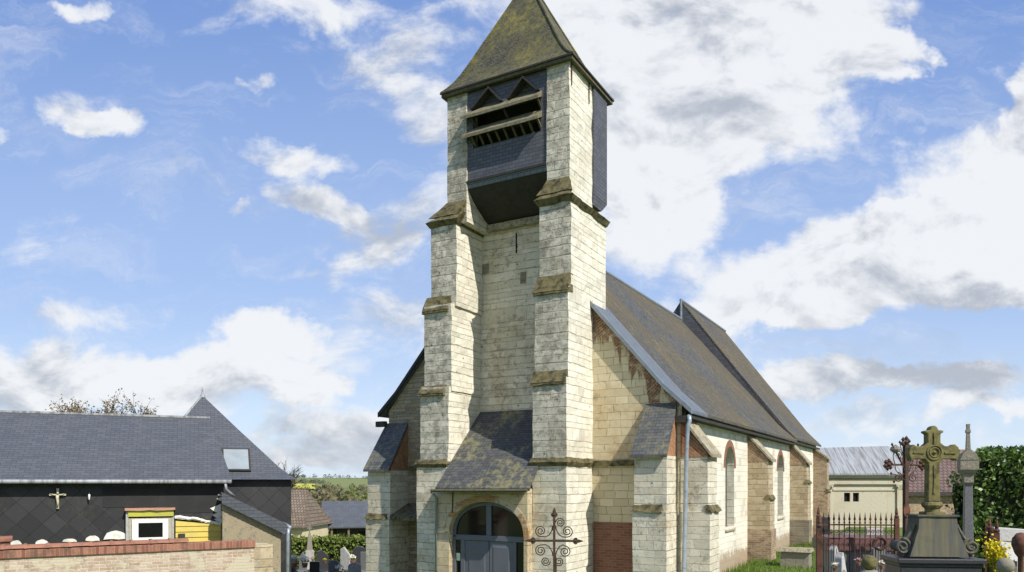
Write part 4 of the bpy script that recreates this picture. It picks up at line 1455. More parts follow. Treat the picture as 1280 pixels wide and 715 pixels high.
for i in range(60):
    Y = rnd.uniform(670, 720)
    x = rnd.uniform(-.31, -.25) * Y
    h = rnd.uniform(2, 4)
    clump(m, x, Y, gz(x, Y) - .5, h * .7, h, 24, h * .35)
tag(m.build('treeline', 'leaf_far', fix=False), 'thin dark line of trees along the far hilltop fields', 'treeline', kind='stuff')

# ------------------------------------------------------------------ far left house and barn
bh = thing('beige_house', 'beige house with brown tiled roof seen beyond the hedge, left of the barn', 'house', (at(372, 640, 62).x, 62, 0), R(-6))
m = M()
m.box(-5.0, .45, 0, 6, -3.5, -.15)
m.build('wall', 'beige_wall', bh)
m = M()
m.hexa([(-5.4, -.4, -.25), (.75, -.4, -.25), (-.35, 3, 2.75), (-5.4, 3, 2.75), (-5.4, -.4, -.12), (.75, -.4, -.12), (-.35, 3, 2.9), (-5.4, 3, 2.9)])
m.hexa([(-5.4, 3.002, 2.75), (-.35, 3.002, 2.75), (.75, 6.4, -.25), (-5.4, 6.4, -.25), (-5.4, 3.002, 2.9), (-.35, 3.002, 2.9), (.75, 6.4, -.12), (-5.4, 6.4, -.12)])
m.extrude([(.73, -.38, -.2), (.73, 6.38, -.2), (-.36, 3.0, 2.8)], (-.1, 0, 0))
m.build('roof', 'brown_tile', bh)
for x0, x1 in ((-1.35, -.5), (-3.6, -2.6)):
    m = M()
    m.box(x0, x1, -.03, .05, -2.1, -.85)
    f_ = m.build('window', 'glass_dark', bh)
    m = M()
    m.box(x0 - .06, x1 + .06, -.06, -.032, -.85, -.76)
    m.box((x0 + x1) / 2 - .05, (x0 + x1) / 2 + .05, -.06, -.032, -2.1, -.85)
    m.build('frame', 'white_paint', f_)
    for s_ in (x0 - .42, x1 + .06):
        m = M()
        m.box(s_, s_ + .36, -.07, -.02, -2.1, -.85)
        m.build('shutter', 'shutter_red', f_)
bn = thing('barn', 'dark timber barn with blue grey slate roof beyond the hedge', 'barn', (at(412, 640, 68).x, 68, 0), R(14))
m = M()
m.box(0, 7.5, 0.6, 5.4, -4.2, -.45)
m.extrude([(0, .6, -.45), (0, 5.4, -.45), (0, 3, 1.45)], (7.5, 0, 0))
m.build('wall', 'dark_timber', bn)
m = M()
m.hexa([(-.7, -.2, -.65), (8, -.2, -.65), (8, 3, 1.6), (-.7, 3, 1.6), (-.7, -.2, -.52), (8, -.2, -.52), (8, 3, 1.75), (-.7, 3, 1.75)])
m.hexa([(-.7, 3.002, 1.6), (8, 3.002, 1.6), (8, 6.2, -.65), (-.7, 6.2, -.65), (-.7, 3.002, 1.75), (8, 3.002, 1.75), (8, 6.2, -.52), (-.7, 6.2, -.52)])
m.build('roof', 'barn_slate', bn)
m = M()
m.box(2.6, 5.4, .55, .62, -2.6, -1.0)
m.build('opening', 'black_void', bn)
for x in (.1, 1.6, 6.2):
    m = M()
    m.box(x, x + .18, 0, .18, -4.2, -.62)
    m.build('post', 'old_wood', bn)

# hedge in the left churchyard
def hedge(name, label, P0, P1, depth, z0, z1, n, size, mt, core=.22, group=None):
    a, b = Vector(P0), Vector(P1)
    d = (b - a)
    L = d.length
    t = thing(name, label, 'hedge', (a.x, a.y, 0), math.atan2(d.y, d.x), group)
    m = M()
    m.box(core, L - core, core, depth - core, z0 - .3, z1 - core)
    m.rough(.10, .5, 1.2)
    m.build('dark_core', 'hedge_core', t)  # solid near-black core; the shade among the leaves is in its colour
    m = M()
    for i in range(n):
        x, y, z = rnd.random() * L, rnd.random() * depth, z0 + rnd.random() * (z1 - z0)
        f = rnd.random()
        if f < .42:
            y = rnd.random() ** 2 * .28
        elif f < .72:
            z = z1 - rnd.random() ** 2 * .28
        elif f < .8:
            x = rnd.choice((0, L)) + rnd.gauss(0, .1)
        w_ = noise.noise_vector(Vector((x * 1.1, y * 1.1, z * 1.1))) * (.34 if n > 9000 else .22)
        m.leaf((x + w_.x, y + w_.y - abs(rnd.gauss(0, .03)), z + w_.z + abs(rnd.gauss(0, .04))), size)
    m.build('foliage', mt, t, fix=False)


hedge('clipped_hedge', 'long clipped bright green hedge behind the gravestones on the left', (-13.6, 41.5, 0), (-5.5, 42.5, 0), 1.1, -1.3, .40, 5200, .17, 'leaf_hedge')

# ------------------------------------------------------------------ left churchyard
def headstone(px, ptop, Y, wpx, mt, label, shape='round', rz=0.0, base=True, group='gravestones in the left churchyard'):
    p = at(px, ptop, Y)
    z0 = gz(p.x, Y) - .05
    h = max(.3, p.z - z0)
    w_ = wpx / 940 * Y / 2
    t = thing('gravestone', label, 'gravestone', (p.x, Y, z0), rz, group)
    m = M()
    if shape == 'round':
        pts = [(-w_, 0, 0), (w_, 0, 0)] + [(w_ * math.cos(math.pi * i / 10), 0, h - w_ * .7 + w_ * .7 * math.sin(math.pi * i / 10)) for i in range(11)]
    elif shape == 'slant':
        pts = [(-w_, 0, 0), (w_, 0, 0), (w_, 0, h * .72), (-w_ * .3, 0, h), (-w_, 0, h * .93)]
    elif shape == 'point':
        pts = [(-w_, 0, 0), (w_, 0, 0), (w_ * .8, 0, h * .8), (0, 0, h), (-w_ * .8, 0, h * .8)]
    else:
        pts = [(-w_, 0, 0), (w_, 0, 0), (w_, 0, h), (-w_, 0, h)]
    m.extrude(pts, (0, .14, 0))
    m.build('stele', mt, t, bevel=.015)
    if base:
        m = M()
        m.box(-w_ * 1.2, w_ * 1.2, -1.5, .2, 0, .26)
        m.build('slab', mt if mt != 'pale_stone' else 'grey_granite', t, bevel=.02)
    return t


headstone(363, 694, 34, 14, 'dark_granite', 'dark low gravestone beside the rain pipe of the lean-to', 'flat')
headstone(378, 690, 35, 10, 'grey_granite', 'narrow grey gravestone with a white bouquet at its foot', 'point')
headstone(404, 687, 36, 14, 'dark_granite', 'black slanted gravestone right of the small obelisk tomb', 'slant', .5)
headstone(417, 700, 31, 13, 'grey_granite', 'low grey gravestone in the row nearest the camera', 'round', .2)
headstone(431, 684, 35, 13, 'pale_stone', 'pale stone stele with a slanted top beside the black round gravestone', 'slant', -.3)
headstone(449, 683, 37, 15, 'dark_granite', 'black round topped gravestone next to the church corner', 'round', .2)
headstone(456, 690, 34, 12, 'grey_granite', 'grey square gravestone tight against the church buttress', 'flat', -.2)
headstone(393, 702, 30, 12, 'dark_granite', 'small black gravestone below the obelisk tomb', 'flat', .1)
headstone(443, 703, 31, 16, 'pale_stone', 'low pale tomb with curved top in front of the black gravestones', 'round', .1)
ob = thing('obelisk_tomb', 'small grey obelisk tomb with a cross on top in front of the clipped hedge', 'tomb', (at(387, 690, 37).x, 37, gz(at(387, 690, 37).x, 37) - .05), .3)
m = M()
m.frus((-.24, .24, -.24, .24), (-.2, .2, -.2, .2), 0, 1.15)
m.build('pedestal', 'pale_stone', ob, bevel=.02)
m = M()
m.frus((-.15, .15, -.15, .15), (-.05, .05, -.05, .05), 1.152, 2.0)
m.box(-.03, .03, -.03, .03, 2.0, 2.4)
m.box(-.12, .12, -.025, .025, 2.2, 2.26)
m.build('shaft', 'tomb_stone', ob, bevel=.008)


def flowers(px, py, Y, r, mt, label, name='flower_pot', n=70, group='pots of flowers on the left graves'):
    p = at(px, py, Y)
    t = thing(name, label, 'flowers', (p.x, p.y, p.z - r * 1.5), 0, group)
    m = M()
    m.lathe([(r * .45, 0), (r * .65, r * .8), (r * .7, r * .85)], (0, 0, 0), 10)
    m.build('pot', 'terracotta', t)
    m = M()
    for i in range(n):
        q = Vector((rnd.gauss(0, 1), rnd.gauss(0, 1), rnd.gauss(0, 1))).normalized() * r * rnd.uniform(.5, 1)
        m.leaf((q.x, q.y, r * 1.5 + abs(q.z) * .8), r * .4, flat=1)
    m.build('blossom', mt, t, fix=False)
    m = M()
    for i in range(n // 3):
        q = Vector((rnd.gauss(0, 1), rnd.gauss(0, 1), rnd.gauss(0, .4))).normalized() * r * rnd.uniform(.5, 1)
        m.leaf((q.x, q.y, r * 1.2 + q.z * .5), r * .45)
    m.build('leaves', 'leaf_hedge', t, fix=False)


flowers(368, 699, 33, .24, 'petal_white', 'white bouquet leftmost among the graves, beside the rain pipe')
flowers(381, 700, 33, .22, 'petal_white', 'white bouquet in front of the narrow grey gravestone')
flowers(391, 697, 34, .11, 'petal_pink', 'pink flowers by the foot of the obelisk tomb')
flowers(406, 700, 33, .11, 'petal_yellow', 'yellow flowers on the slab of the slanted black gravestone')
flowers(424, 710, 30, .20, 'petal_white', 'white bouquet lying low near the picture\'s bottom edge')
flowers(441, 697, 34, .20, 'petal_white', 'white flowers before the black round topped gravestone')

# ------------------------------------------------------------------ RIGHT: chapel, brick outbuilding
ch = thing('burial_chapel', 'cream rendered burial chapel with pilasters and grey zinc roof beyond the church', 'chapel', (at(1030, 600, 44).x, 44, .7), R(-3))
CW_ = 4.55
h0 = EYE + (603 - 592) / 940 * 44 - .7
m = M()
hz = EYE + (603 - 627) / 940 * 44 - .7
vents = [[(1.15, hz), (1.50, hz), (1.50, hz + .52), (1.15, hz + .52)], [(1.66, hz), (2.0, hz), (2.0, hz + .52), (1.66, hz + .52)]]
m.wall([(.05, 0), (CW_ - .05, 0), (CW_ - .05, h0 - .25), (.05, h0 - .25)], vents, lambda a, z, s_: (a, .3 * s_, z))
m.box(.06, CW_ - .06, .302, 4, 0, h0 - .26)
cwall = m.build('wall', 'cream_render', ch)
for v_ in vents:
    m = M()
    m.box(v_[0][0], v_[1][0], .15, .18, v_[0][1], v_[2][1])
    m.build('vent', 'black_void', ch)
for x in (.02, CW_ - .42):
    m = M()
    m.box(x, x + .4, -.10, -.002, .35, h0 - .95)
    m.box(x - .05, x + .45, -.14, -.002, 0, .348)
    pl_ = m.build('pilaster', 'cream_render', ch, bevel=.01)
    m = M()
    m.frus((x, x + .4, -.10, -.002), (x - .07, x + .47, -.17, -.002), h0 - .948, h0 - .7)
    m.box(x - .08, x + .48, -.18, -.002, h0 - .698, h0 - .63)
    for q in (x + .02, x + .38):
        m.lathe([(.03, -.06), (.06, 0), (.03, .06)], (q, -.16, h0 - .78), 8)
    m.build('capital', 'cream_render', pl_)
m = M()
m.box(0, CW_, -.12, -.002, h0 - .63 + .002, h0 - .40)
m.box(-.06, CW_ + .06, -.24, -.002, h0 - .25, h0 - .12)
m.box(.5, CW_ - .5, -.05, -.002, h0 - 1.0, h0 - .9)
m.build('cornice', 'cream_render', ch, bevel=.01)
m = M()
m.hexa([(-.15, -.35, h0 - .10), (CW_ + .15, -.35, h0 - .10), (CW_ - .0, 1.9, h0 + 1.62), (.15, 1.9, h0 + 1.50), (-.15, -.35, h0), (CW_ + .15, -.35, h0), (CW_ - .0, 1.9, h0 + 1.7), (.15, 1.9, h0 + 1.58)])
m.hexa([(.15, 1.902, h0 + 1.5), (CW_, 1.902, h0 + 1.62), (CW_ + .15, 4.2, h0 - .1), (-.15, 4.2, h0 - .1), (.15, 1.902, h0 + 1.58), (CW_, 1.902, h0 + 1.7), (CW_ + .15, 4.2, h0), (-.15, 4.2, h0)])
crf = m.build('roof', 'zinc', ch)
m = M()
for i in range(1, 8):
    x = -.15 + (CW_ + .3) * i / 8
    x2 = .15 + (CW_ - .15) * i / 8
    m.tube([(x, -.35, h0 + .005), (x2, 1.9, h0 + 1.59 + .015 * i)], .018, 4)
m.build('seam', 'zinc', crf)

bb = thing('brick_outbuilding', 'red brick building with purple brown tiled roof and a chimney behind the stone cross', 'outbuilding', (at(1126, 600, 50).x, 50, .5), R(2))
m = M()
m.box(0, 7, 0, 5, 0, 2.35)
m.build('wall', 'old_brick', bb)
m = M()
m.hexa([(-.3, -.4, 2.25), (7.4, -.4, 2.25), (7.4, 2.5, 4.62), (-.3, 2.5, 4.62), (-.3, -.4, 2.38), (7.4, -.4, 2.38), (7.4, 2.5, 4.75), (-.3, 2.5, 4.75)])
m.hexa([(-.3, 2.502, 4.62), (7.4, 2.502, 4.62), (7.4, 5.4, 2.25), (-.3, 5.4, 2.25), (-.3, 2.502, 4.75), (7.4, 2.502, 4.75), (7.4, 5.4, 2.38), (-.3, 5.4, 2.38)])
br_ = m.build('roof', 'purple_tile', bb)
m = M()
m.box(5.5, 5.95, 2.3, 2.75, 4.5, 5.3)
m.build('chimney', 'brown_brick', br_)
m = M()
m.box(-.3, 7.4, -.43, -.402, 2.12, 2.36)
m.build('fascia', 'dark_timber', br_)

# ivy hedge
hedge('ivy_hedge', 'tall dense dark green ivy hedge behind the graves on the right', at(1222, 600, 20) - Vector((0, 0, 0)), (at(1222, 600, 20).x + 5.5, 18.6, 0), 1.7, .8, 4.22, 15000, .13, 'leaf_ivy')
hedge('ivy_column', 'narrow ivy grown trunk between the stone cross and the grey column', at(1196, 600, 21), (at(1196, 600, 21).x + .5, 21, 0), .5, .8, 3.55, 1300, .12, 'leaf_ivy', .12)

# ------------------------------------------------------------------ right churchyard
YM = 11.0
pm = at(1165, 640, YM)
k_ = YM / 940
mon = thing('cross_monument', 'mossy carved stone cross on a dark stone tomb with scrolled sides', 'tomb', (pm.x, YM, gz(pm.x, YM) - .05), R(-6))
zb_ = gz(pm.x, YM) - .05
Z = lambda py: EYE + (603 - py) * k_ - zb_
m = M()
sw_ = .088
pts = []
zt, za1, za0, zc = Z(541), Z(558), Z(574), Z(627)
aw = .335
half = [(sw_ * .95, zc), (sw_ * .85, za0 - .06), (sw_ + .04, za0), (aw - .05, za0), (aw - .02, za0 - .03), (aw, za0 + .03), (aw + .02, (za0 + za1) / 2), (aw, za1 - .02), (aw - .05, za1 + .03), (aw - .09, za1),
        (sw_ + .06, za1), (sw_, za1 + .05), (sw_, zt - .02), (sw_ + .045, zt + .005), (sw_ + .03, zt + .03), (sw_ - .03, zt + .035), (sw_ - .05, zt + .08), (.0, zt + .105)]
loop = [(x, z) for x, z in half] + [(-x, z) for x, z in reversed(half[:-1])]
m.extrude([(x, -.08, z) for x, z in loop], (0, .16, 0))
crs = m.build('cross', 'mossy_cross', mon, bevel=.012)
m = M()
m.tube([(.10 * math.cos(a), -.085, (za0 + za1) / 2 + .10 * math.sin(a)) for a in [2 * math.pi * i / 20 for i in range(21)]], .014, 6)
m.tube([(.065 * math.cos(a), -.085, (za0 + za1) / 2 + .065 * math.sin(a)) for a in [2 * math.pi * i / 20 for i in range(21)]], .012, 6)
m.lathe([(.005, -.03), (.035, 0), (.005, .03)], (0, -.085, (za0 + za1) / 2), 8)
m.box(-.014, .014, -.095, -.078, zc + .12, za0 - .09)
m.box(-.014, .014, -.095, -.078, za1 + .03, zt)
for s_ in (-1, 1):
    m.box(min(s_ * .14, s_ * .29), max(s_ * .14, s_ * .29), -.095, -.078, (za0 + za1) / 2 - .012, (za0 + za1) / 2 + .012)
m.rough(.006, .1, 8)
m.build('carving', 'mossy_cross', crs)
m = M()
m.lathe([(.10, zc - .16), (.10, zc - .10), (.12, zc - .085), (.145, zc - .05), (.13, zc - .01), (.10, zc + .0)], (0, 0, 0), 16)
m.box(-.13, .13, -.13, .13, Z(644), zc - .15)
m.rough(.006, .1, 6)
m.build('collar', 'mossy_cross', mon)
m = M()
m.frus((-.40, .40, -.24, .24), (-.27, .27, -.2, .2), Z(694), Z(660))
m.frus((-.27, .27, -.2, .2), (-.255, .255, -.19, .19), Z(660), Z(645))
m.box(-.285, .285, -.215, .215, Z(645), Z(643))
m.rough(.006, .2, 4)
m.build('pedestal', 'pedestal_stone', mon)
m = M()
m.box(-.60, .60, -.34, .34, Z(702), Z(696))
m.box(-.57, .57, -.31, .31, Z(706), Z(702) - .002)
m.box(-.55, .55, -.29, .29, .12, Z(706) - .002)
m.box(-.66, .66, -.42, .42, 0, .118)
m.build('base', 'dark_granite', mon, bevel=.012)
for s_ in (-1, 1):
    m = M()
    c = (s_ * .47, Z(682))
    m.tube([(c[0] + p[0], -.15, c[1] + p[2]) for p in spiral(0, 0, .115, 1.57, 1.8, s_)], .022, 6)
    m.tube([(c[0], -.15, c[1]), (c[0], .1, c[1])], .085, 14)
    m.tube([(s_ * .29, -.1, Z(655)), (s_ * .33, -.1, Z(664)), (s_ * .40, -.1, Z(673)), (c[0], -.1, c[1] + .09)], .03, 6)
    m.tube([(c[0], -.1, c[1] - .08), (c[0] + s_ * .03, -.1, Z(694))], .04, 6)
    m.rough(.008, .1, 9)
    m.build('scroll', 'pedestal_stone', mon)

YO = 13.5
po = at(1210, 640, YO)
obm = thing('column_tomb', 'grey stone column tomb with gabled head and small broken cross, right of mossy cross', 'tomb', (po.x, YO, gz(po.x, YO) - .05), R(-20))
obm.scale = (.76, .76, 1)
ko = YO / 940
zo = gz(po.x, YO) - .05
Z = lambda py: EYE + (603 - py) * ko - zo
m = M()
m.frus((-.11, .11, -.11, .11), (-.08, .08, -.08, .08), .9, Z(603))
m.build('shaft', 'grey_granite', obm, bevel=.01)
m = M()
m.frus((-.09, .09, -.09, .09), (-.13, .13, -.13, .13), Z(606), Z(603))
m.box(-.10, .10, -.10, .10, Z(603), Z(592))
m.frus((-.13, .13, -.13, .13), (-.19, .19, -.19, .19), Z(592), Z(587))
m.box(-.19, .19, -.19, .19, Z(587), Z(575))
m.extrude([(-.20, -.20, Z(575)), (.20, -.20, Z(575)), (.13, -.20, Z(567)), (0, -.20, Z(561)), (-.13, -.20, Z(567))], (0, .40, 0))
m.rough(.006, .15, 5)
m.build('head', 'tomb_stone', obm)
m = M()
m.frus((-.05, .05, -.05, .05), (-.035, .035, -.035, .035), Z(563), Z(540))
m.frus((-.055, .055, -.05, .05), (-.05, .05, -.045, .045), Z(541), Z(537))
m.frus((-.035, .035, -.035, .035), (-.04, .04, -.035, .035), Z(537), Z(530))
m.build('cross', 'tomb_stone', obm, bevel=.006)
m = M()
m.box(-.32, .32, -.32, .32, 0, .45)
m.frus((-.24, .24, -.24, .24), (-.15, .15, -.15, .15), .45, .9)
m.build('base', 'tomb_stone', obm, bevel=.02)


# iron railings round the plot
def railing(A, B, label, n, mt, mrail, top, zg, posts=(0, 1), group='rusty iron railings of the grave plot'):
    A, B = Vector((*A, 0)), Vector((*B, 0))
    d = B - A
    L = d.length
    t = thing('iron_railing', label, 'railing', (A.x, A.y, 0), math.atan2(d.y, d.x), group)
    for z in (top - .10, top - .34, zg + .25):
        m = M()
        m.box(0, L, -.016, .016, z - .012, z + .012)
        m.build('rail', mrail, t)
    for i in range(1, n):
        x = L * i / n
        m = M()
        m.tube([(x, 0, zg), (x, 0, top - .02)], .010, 6)
        m.lathe([(.008, -.03), (.022, .0), (.012, .03), (.002, .12)], (x, 0, top), 6)
        m.lathe([(.01, -.012), (.02, 0), (.01, .012)], (x, 0, top - .06), 6)
        m.build('bar', mt, t)
    for i in range(0, n):
        x = L * (i + .5) / n
        m = M()
        m.tube([(x + p[0] * 1, 0, top - .22 + p[2]) for p in spiral(0, 0, L / n * .42, 0, 1.4, 1, 14)], .006, 4)
        m.build('scroll', mt, t)
    if n == 15:
        m = M()
        m.tube([(L * .78 + .10 * math.cos(a), -.03, top - .42 + .10 * math.sin(a)) for a in [2 * math.pi * i / 18 for i in range(19)]], .028, 6)
        m.rough(.012, .06, 18)
        m.build('wreath', 'rust_dark', t)
        for i in range(n):
            x = L * (i + .5) / n
            m = M()
            m.tube([(x + p[0], 0, top - .45 + p[2]) for p in spiral(0, 0, L / n * .40, 1.5, 1.4, -1, 14)], .006, 4)
            m.tube([(x, 0, top - .52), (x, 0, zg)], .005, 4)
            m.build('scroll', mt, t)
    for e in posts:
        m = M()
        x = L * e
        m.box(x - .035, x + .035, -.035, .035, zg - .1, top + .02)
        m.lathe([(.03, 0), (.045, .03), (.02, .06), (.028, .09), (.004, .2)], (x, 0, top + .02), 8)
        m.build('post', 'rust', t)


PB0, PB1 = (5.38, 13.2), (6.65, 13.0)
PB2 = (8.12, 12.8)
railing(PB0, PB1, 'spiked iron railing with small scrolls behind the orb topped post, left of mossy cross', 15, 'rust_dark', 'rust', 2.86, gz(5.4, 13), (0, 1))
railing((4.62, 11.3), (5.33, 13.1), 'red rusty side railing at the left end of the grave plot, seen end on', 8, 'rust', 'rust', 2.80, gz(5, 12), (0,))
railing((7.35, 11.4), (8.10, 12.9), 'bent red rusty railing between the dark tomb and the yellow flowers', 8, 'rust', 'rust', 2.72, gz(7.6, 12), (0, .55))

# rusty iron cross standing beside the monument
YR = 12.4
pr0 = at(1132, 590, YR)
rc = thing('rusty_cross', 'tall rusty iron cross with ornate flower tips standing left of mossy stone cross', 'cross', (pr0.x, YR, gz(pr0.x, YR) - .05), R(18))
kr = YR / 940
zr0 = gz(pr0.x, YR) - .05
Z = lambda py: EYE + (603 - py) * kr - zr0
m = M()
m.box(-.035, .035, -.03, .03, 0, Z(556))
m.tube([(-.32, 0, Z(581)), (.32, 0, Z(581))], .018, 6)
m.tube([(-.2, 0, Z(566)), (-.03, 0, Z(585))], .012, 5)
m.tube([(.2, 0, Z(566)), (.03, 0, Z(585))], .012, 5)
m.build('bar', 'rust_dark', rc)
for (x, z, r_) in ((0, Z(553), .115), (-.36, Z(581), .105), (.36, Z(581), .105)):
    m = M()
    for i in range(6):
        a = i * math.pi / 3 + .3
        m.lathe([(.004, -.042), (.036, 0), (.004, .042)], (x + r_ * .6 * math.cos(a), 0, z + r_ * .6 * math.sin(a)), 6)
    m.lathe([(.005, -.045), (.04, 0), (.005, .045)], (x, -.01, z), 8)
    m.build('flower_tip', 'rust_dark', rc)
for sx_ in (-1, 1):
    m = M()
    m.tube([(sx_ * .06 + p[0], 0, Z(597) + p[2]) for p in spiral(sx_ * .1, 0, .09, 1.57, 1.5, sx_)], .008, 5)
    m.tube([(sx_ * .05 + p[0], 0, Z(568) + p[2]) for p in spiral(sx_ * .1, 0, .07, -1.57, 1.5, -sx_)], .008, 5)
    m.tube([(sx_ * .03, 0, Z(600)), (sx_ * .2, 0, Z(588)), (sx_ * .26, 0, Z(570)), (sx_ * .22, 0, Z(560))], .007, 5)
    m.build('scroll', 'rust_dark', rc)
for k, (x0, z0, x1, z1) in enumerate(((-.06, Z(585), -.30, Z(556)), (-.05, Z(588), -.14, Z(553)), (-.05, Z(592), -.26, Z(602)), (.05, Z(590), .24, Z(556)), (-.04, Z(600), -.32, Z(592)))):
    m = M()
    m.tube([(x0, -.02, z0), ((x0 + x1) / 2, -.03, (z0 + z1) / 2 + .02), (x1, -.02, z1)], .008, 5)
    m.lathe([(.003, -.03), (.022, 0), (.003, .03)], (x1, -.02, z1), 6)
    m.build('wire_stem', 'rust_dark', rc)
m = M()
m.lathe([(.005, -.07), (.07, -.03), (.085, 0), (.07, .04), (.005, .08)], (-.21, .0, Z(562)), 10)
m.build('rosette', 'tomb_stone', rc)
m = M()
m.extrude([(-.02 + .07 * math.cos(a), -.05, Z(638) + .11 * math.sin(a)) for a in [2 * math.pi * i / 14 for i in range(14)]], (0, .02, 0))
m.build('plaque', 'rust', rc)


def orb_post(px, py, Y, r, label):
    p = at(px, py, Y)
    z0 = gz(p.x, Y) - .05
    t = thing('orb_post', label, 'post', (p.x, Y, z0), .2, 'ball topped stone posts in the right graveyard')
    h = p.z - z0 - 2 * r
    m = M()
    m.box(-r * 1.1, r * 1.1, -r * 1.1, r * 1.1, 0, h - .08)
    m.lathe([(r * 1.25, h - .078), (r * 1.35, h - .04), (r * .9, h)], (0, 0, 0), 14)
    m.rough(.005, .2, 4)
    m.build('shaft', 'tomb_stone', t)
    m = M()
    m.lathe([(r * math.sin(math.pi * i / 10) + .002, h + r - r * math.cos(math.pi * i / 10)) for i in range(11)], (0, 0, 0), 18)
    m.build('ball', 'mossy_cross' if px < 1200 else 'tomb_stone', t, smooth=True)


orb_post(1087, 694, 9.0, .088, 'ball topped stone post with yellow lichen in front of the spiked railing')
orb_post(1257, 697, 9.0, .095, 'grey ball topped stone post in front of the yellow flowers')

p = at(1272, 655, 12)
hs = thing('gravestone', 'pale grey modern gravestone before the ivy hedge', 'gravestone', (p.x, 12, gz(p.x, 12) - .05), R(-8), 'gravestones in the right churchyard')
h = p.z - gz(p.x, 12)
m = M()
pts = [(-.36, 0, 0), (.6, 0, 0), (.6, 0, h - .1)] + [(.6 - .96 * i / 8, 0, h - .1 + .1 * (i / 8) ** .6) for i in range(1, 9)]
m.extrude(pts, (0, .12, 0))
m.build('stele', 'headstone_pale', hs, bevel=.015)
m = M()
m.box(-.2, .5, -.012, -.003, h - .45, h - .22)
m.build('panel', 'grey_granite', hs)
m = M()
m.box(-.45, .7, -1.4, .2, 0, .3)
m.build('slab', 'grey_granite', hs, bevel=.02)
p = at(1266, 690, 11.2)
pq = thing('memorial_plaque', 'white tilted memorial plaque leaning before the pale grey gravestone', 'plaque', (p.x, 11.2, gz(p.x, 11.2) + .25), R(-8))
zq = p.z - gz(p.x, 11.2) - .25
m = M()
m.hexa([(-.1, -.05, zq - .12), (.13, -.05, zq - .14), (.13, -.03, zq - .14), (-.1, -.03, zq - .12), (-.15, .05, zq + .15), (.08, .05, zq + .13), (.08, .07, zq + .13), (-.15, .07, zq + .15)])
m.build('plate', 'headstone_pale', pq)
m = M()
m.box(-.06, .06, -.0, .12, 0, zq - .05)
m.build('stand', 'grey_granite', pq)
p = at(1276, 692, 10)
va = thing('grave_vase', 'rusty brown metal vase at the photo\'s right edge, beside white plaque', 'vase', (p.x, 10, gz(p.x, 10)), 0)
hv = p.z - gz(p.x, 10)
m = M()
m.lathe([(.12, 0), (.12, .05), (.04, .1), (.035, hv - .05), (.07, hv), (.11, hv + .12), (.10, hv + .2), (.05, hv + .27), (.01, hv + .28)], (0, 0, 0), 14)
m.build('body', 'rust', va, smooth=True)
p = at(1247, 694, 11.3)
fl = thing('flower_bush', 'bright yellow flowers between the rusty railing and the grey gravestone', 'flowers', (p.x, 11.3, gz(p.x, 11.3)), 0)
hb = p.z - gz(p.x, 11.3)
m = M()
for i in range(24):
    a = rnd.random() * 6.28
    m.tube([(0, 0, 0), (.05 * math.cos(a), .05 * math.sin(a), hb * .6), (.14 * math.cos(a), .14 * math.sin(a), hb + .1 * rnd.random())], .005, 3)
m.build('stem', 'leaf_hedge', fl, fix=False)
m = M()
for i in range(900):
    q = Vector((rnd.gauss(0, .075), rnd.gauss(0, .08), rnd.gauss(0, .10)))
    m.leaf((q.x, q.y, hb + q.z + q.x * -.5), .055, flat=.3)
m.build('blossom', 'petal_yellow', fl, fix=False)

# tombs in the grass by the nave wall and behind the railing
p = at(995, 700, 23)
tb = thing('box_tomb', 'weathered grey stone box tomb in the grass beside the nave wall', 'tomb', (p.x, 23, gz(p.x, 23) - .05), -TH)
m = M()
m.frus((-.42, .42, -.3, .3), (-.40, .40, -.28, .28), 0, .52)
m.rough(.01, .2)
m.build('body', 'tomb_stone', tb)
m = M()
m.frus((-.48, .48, -.36, .36), (-.44, .44, -.3, .3), .522, .62)
m.rough(.012, .2)
m.build('lid', 'pale_cap', tb)
p = at(1072, 670, 15.5)
rt = thing('granite_tomb', 'dull red granite tomb behind the spiked railing', 'tomb', (p.x, 15.5, gz(p.x, 15.5) - .05), R(-4))
hz_ = p.z - gz(p.x, 15.5)
m = M()
m.box(-.72, .72, -.4, .4, 0, hz_ - .22)
m.build('body', 'grey_granite', rt, bevel=.01)
m = M()
m.frus((-.78, .78, -.46, .46), (-.74, .74, -.42, .42), hz_ - .218, hz_ + .05)
m.build('lid', 'red_granite', rt, bevel=.01)
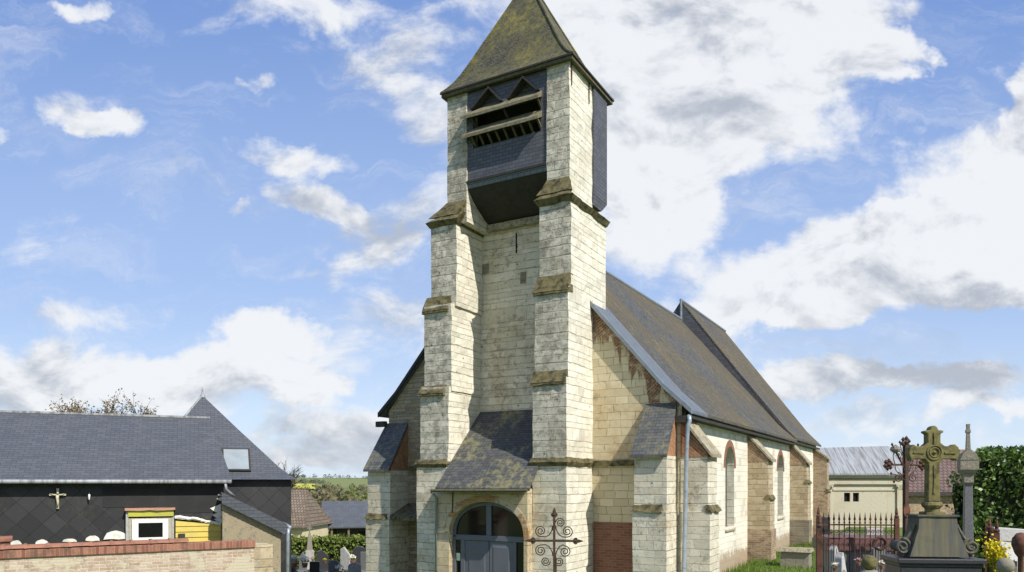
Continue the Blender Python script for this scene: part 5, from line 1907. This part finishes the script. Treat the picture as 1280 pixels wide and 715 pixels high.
for (px, pt_, Y, wp, mt, lb, shp, rz) in ((1048, 681, 14.2, 16, 'pale_stone', 'pale crumbling gravestone seen through the spiked railing', 'slant', .4),
                                          (1100, 684, 14.4, 18, 'grey_granite', 'low grey gravestone behind the lichened ball topped post', 'round', 0),
                                          (1033, 646, 30, 10, 'dark_granite', 'dark upright gravestone at the foot of the burial chapel', 'flat', 0),
                                          (1062, 664, 26, 20, 'tomb_stone', 'weathered grey gravestone between the railing and the burial chapel', 'round', .1),
                                          (1094, 660, 27, 22, 'pale_stone', 'pale stone with square top before the burial chapel', 'flat', .1)):
    headstone(px, pt_, Y, wp, mt, lb, shp, rz, True, 'gravestones in the right churchyard')

for (px, pt_, Y, wp, mt, lb, shp, rz) in ((1056, 690, 12.9, 12, 'headstone_pale', 'small white broken stone at the foot of the spiked railing', 'slant', .6),
                                          (1114, 690, 13.6, 10, 'pale_stone', 'narrow pale gravestone tight beside the dark cross monument', 'point', .2)):
    headstone(px, pt_, Y, wp, mt, lb, shp, rz, True, 'gravestones in the right churchyard')
for (px, py, Y, r_, mt, lb) in ((1044, 706, 12.6, .07, 'petal_white', 'small white bouquet behind the spiked railing, nearest the box tomb'),
                                (1073, 700, 12.7, .06, 'petal_pink', 'pink flowers in a pot behind the spiked railing'),
                                (1102, 704, 12.6, .07, 'petal_white', 'white flowers behind the railing, just left of the dark tomb')):
    flowers(px, py, Y, r_, mt, lb, group='pots of flowers behind the railing')
# grass by the nave wall
m = M()
for i in range(26000):
    u, v = rnd.uniform(2.5, 24), VS + .02 + rnd.random() ** 1.3 * 5.5
    x, y = cw_(v, u)
    z = gz(x, y)
    cl = noise.noise(Vector((x * 1.2, y * 1.2, 0)))
    hgt = (.05 + .05 * rnd.random()) * (1.2 + cl) * (2.3 if v < VS + .35 and rnd.random() < .35 else 1)
    a = rnd.random() * 6.28
    w_ = .012
    dx, dy = math.cos(a), math.sin(a)
    ln = rnd.uniform(-.6, .6) * hgt
    m.add([(x - dx * w_, y - dy * w_, z - .01), (x + dx * w_, y + dy * w_, z - .01), (x + dy * ln, y - dx * ln, z + hgt)], [(0, 1, 2)])
tag(m.build('grass', 'grass_blade', fix=False), 'green grass along the foot of the nave wall', 'grass', kind='stuff')
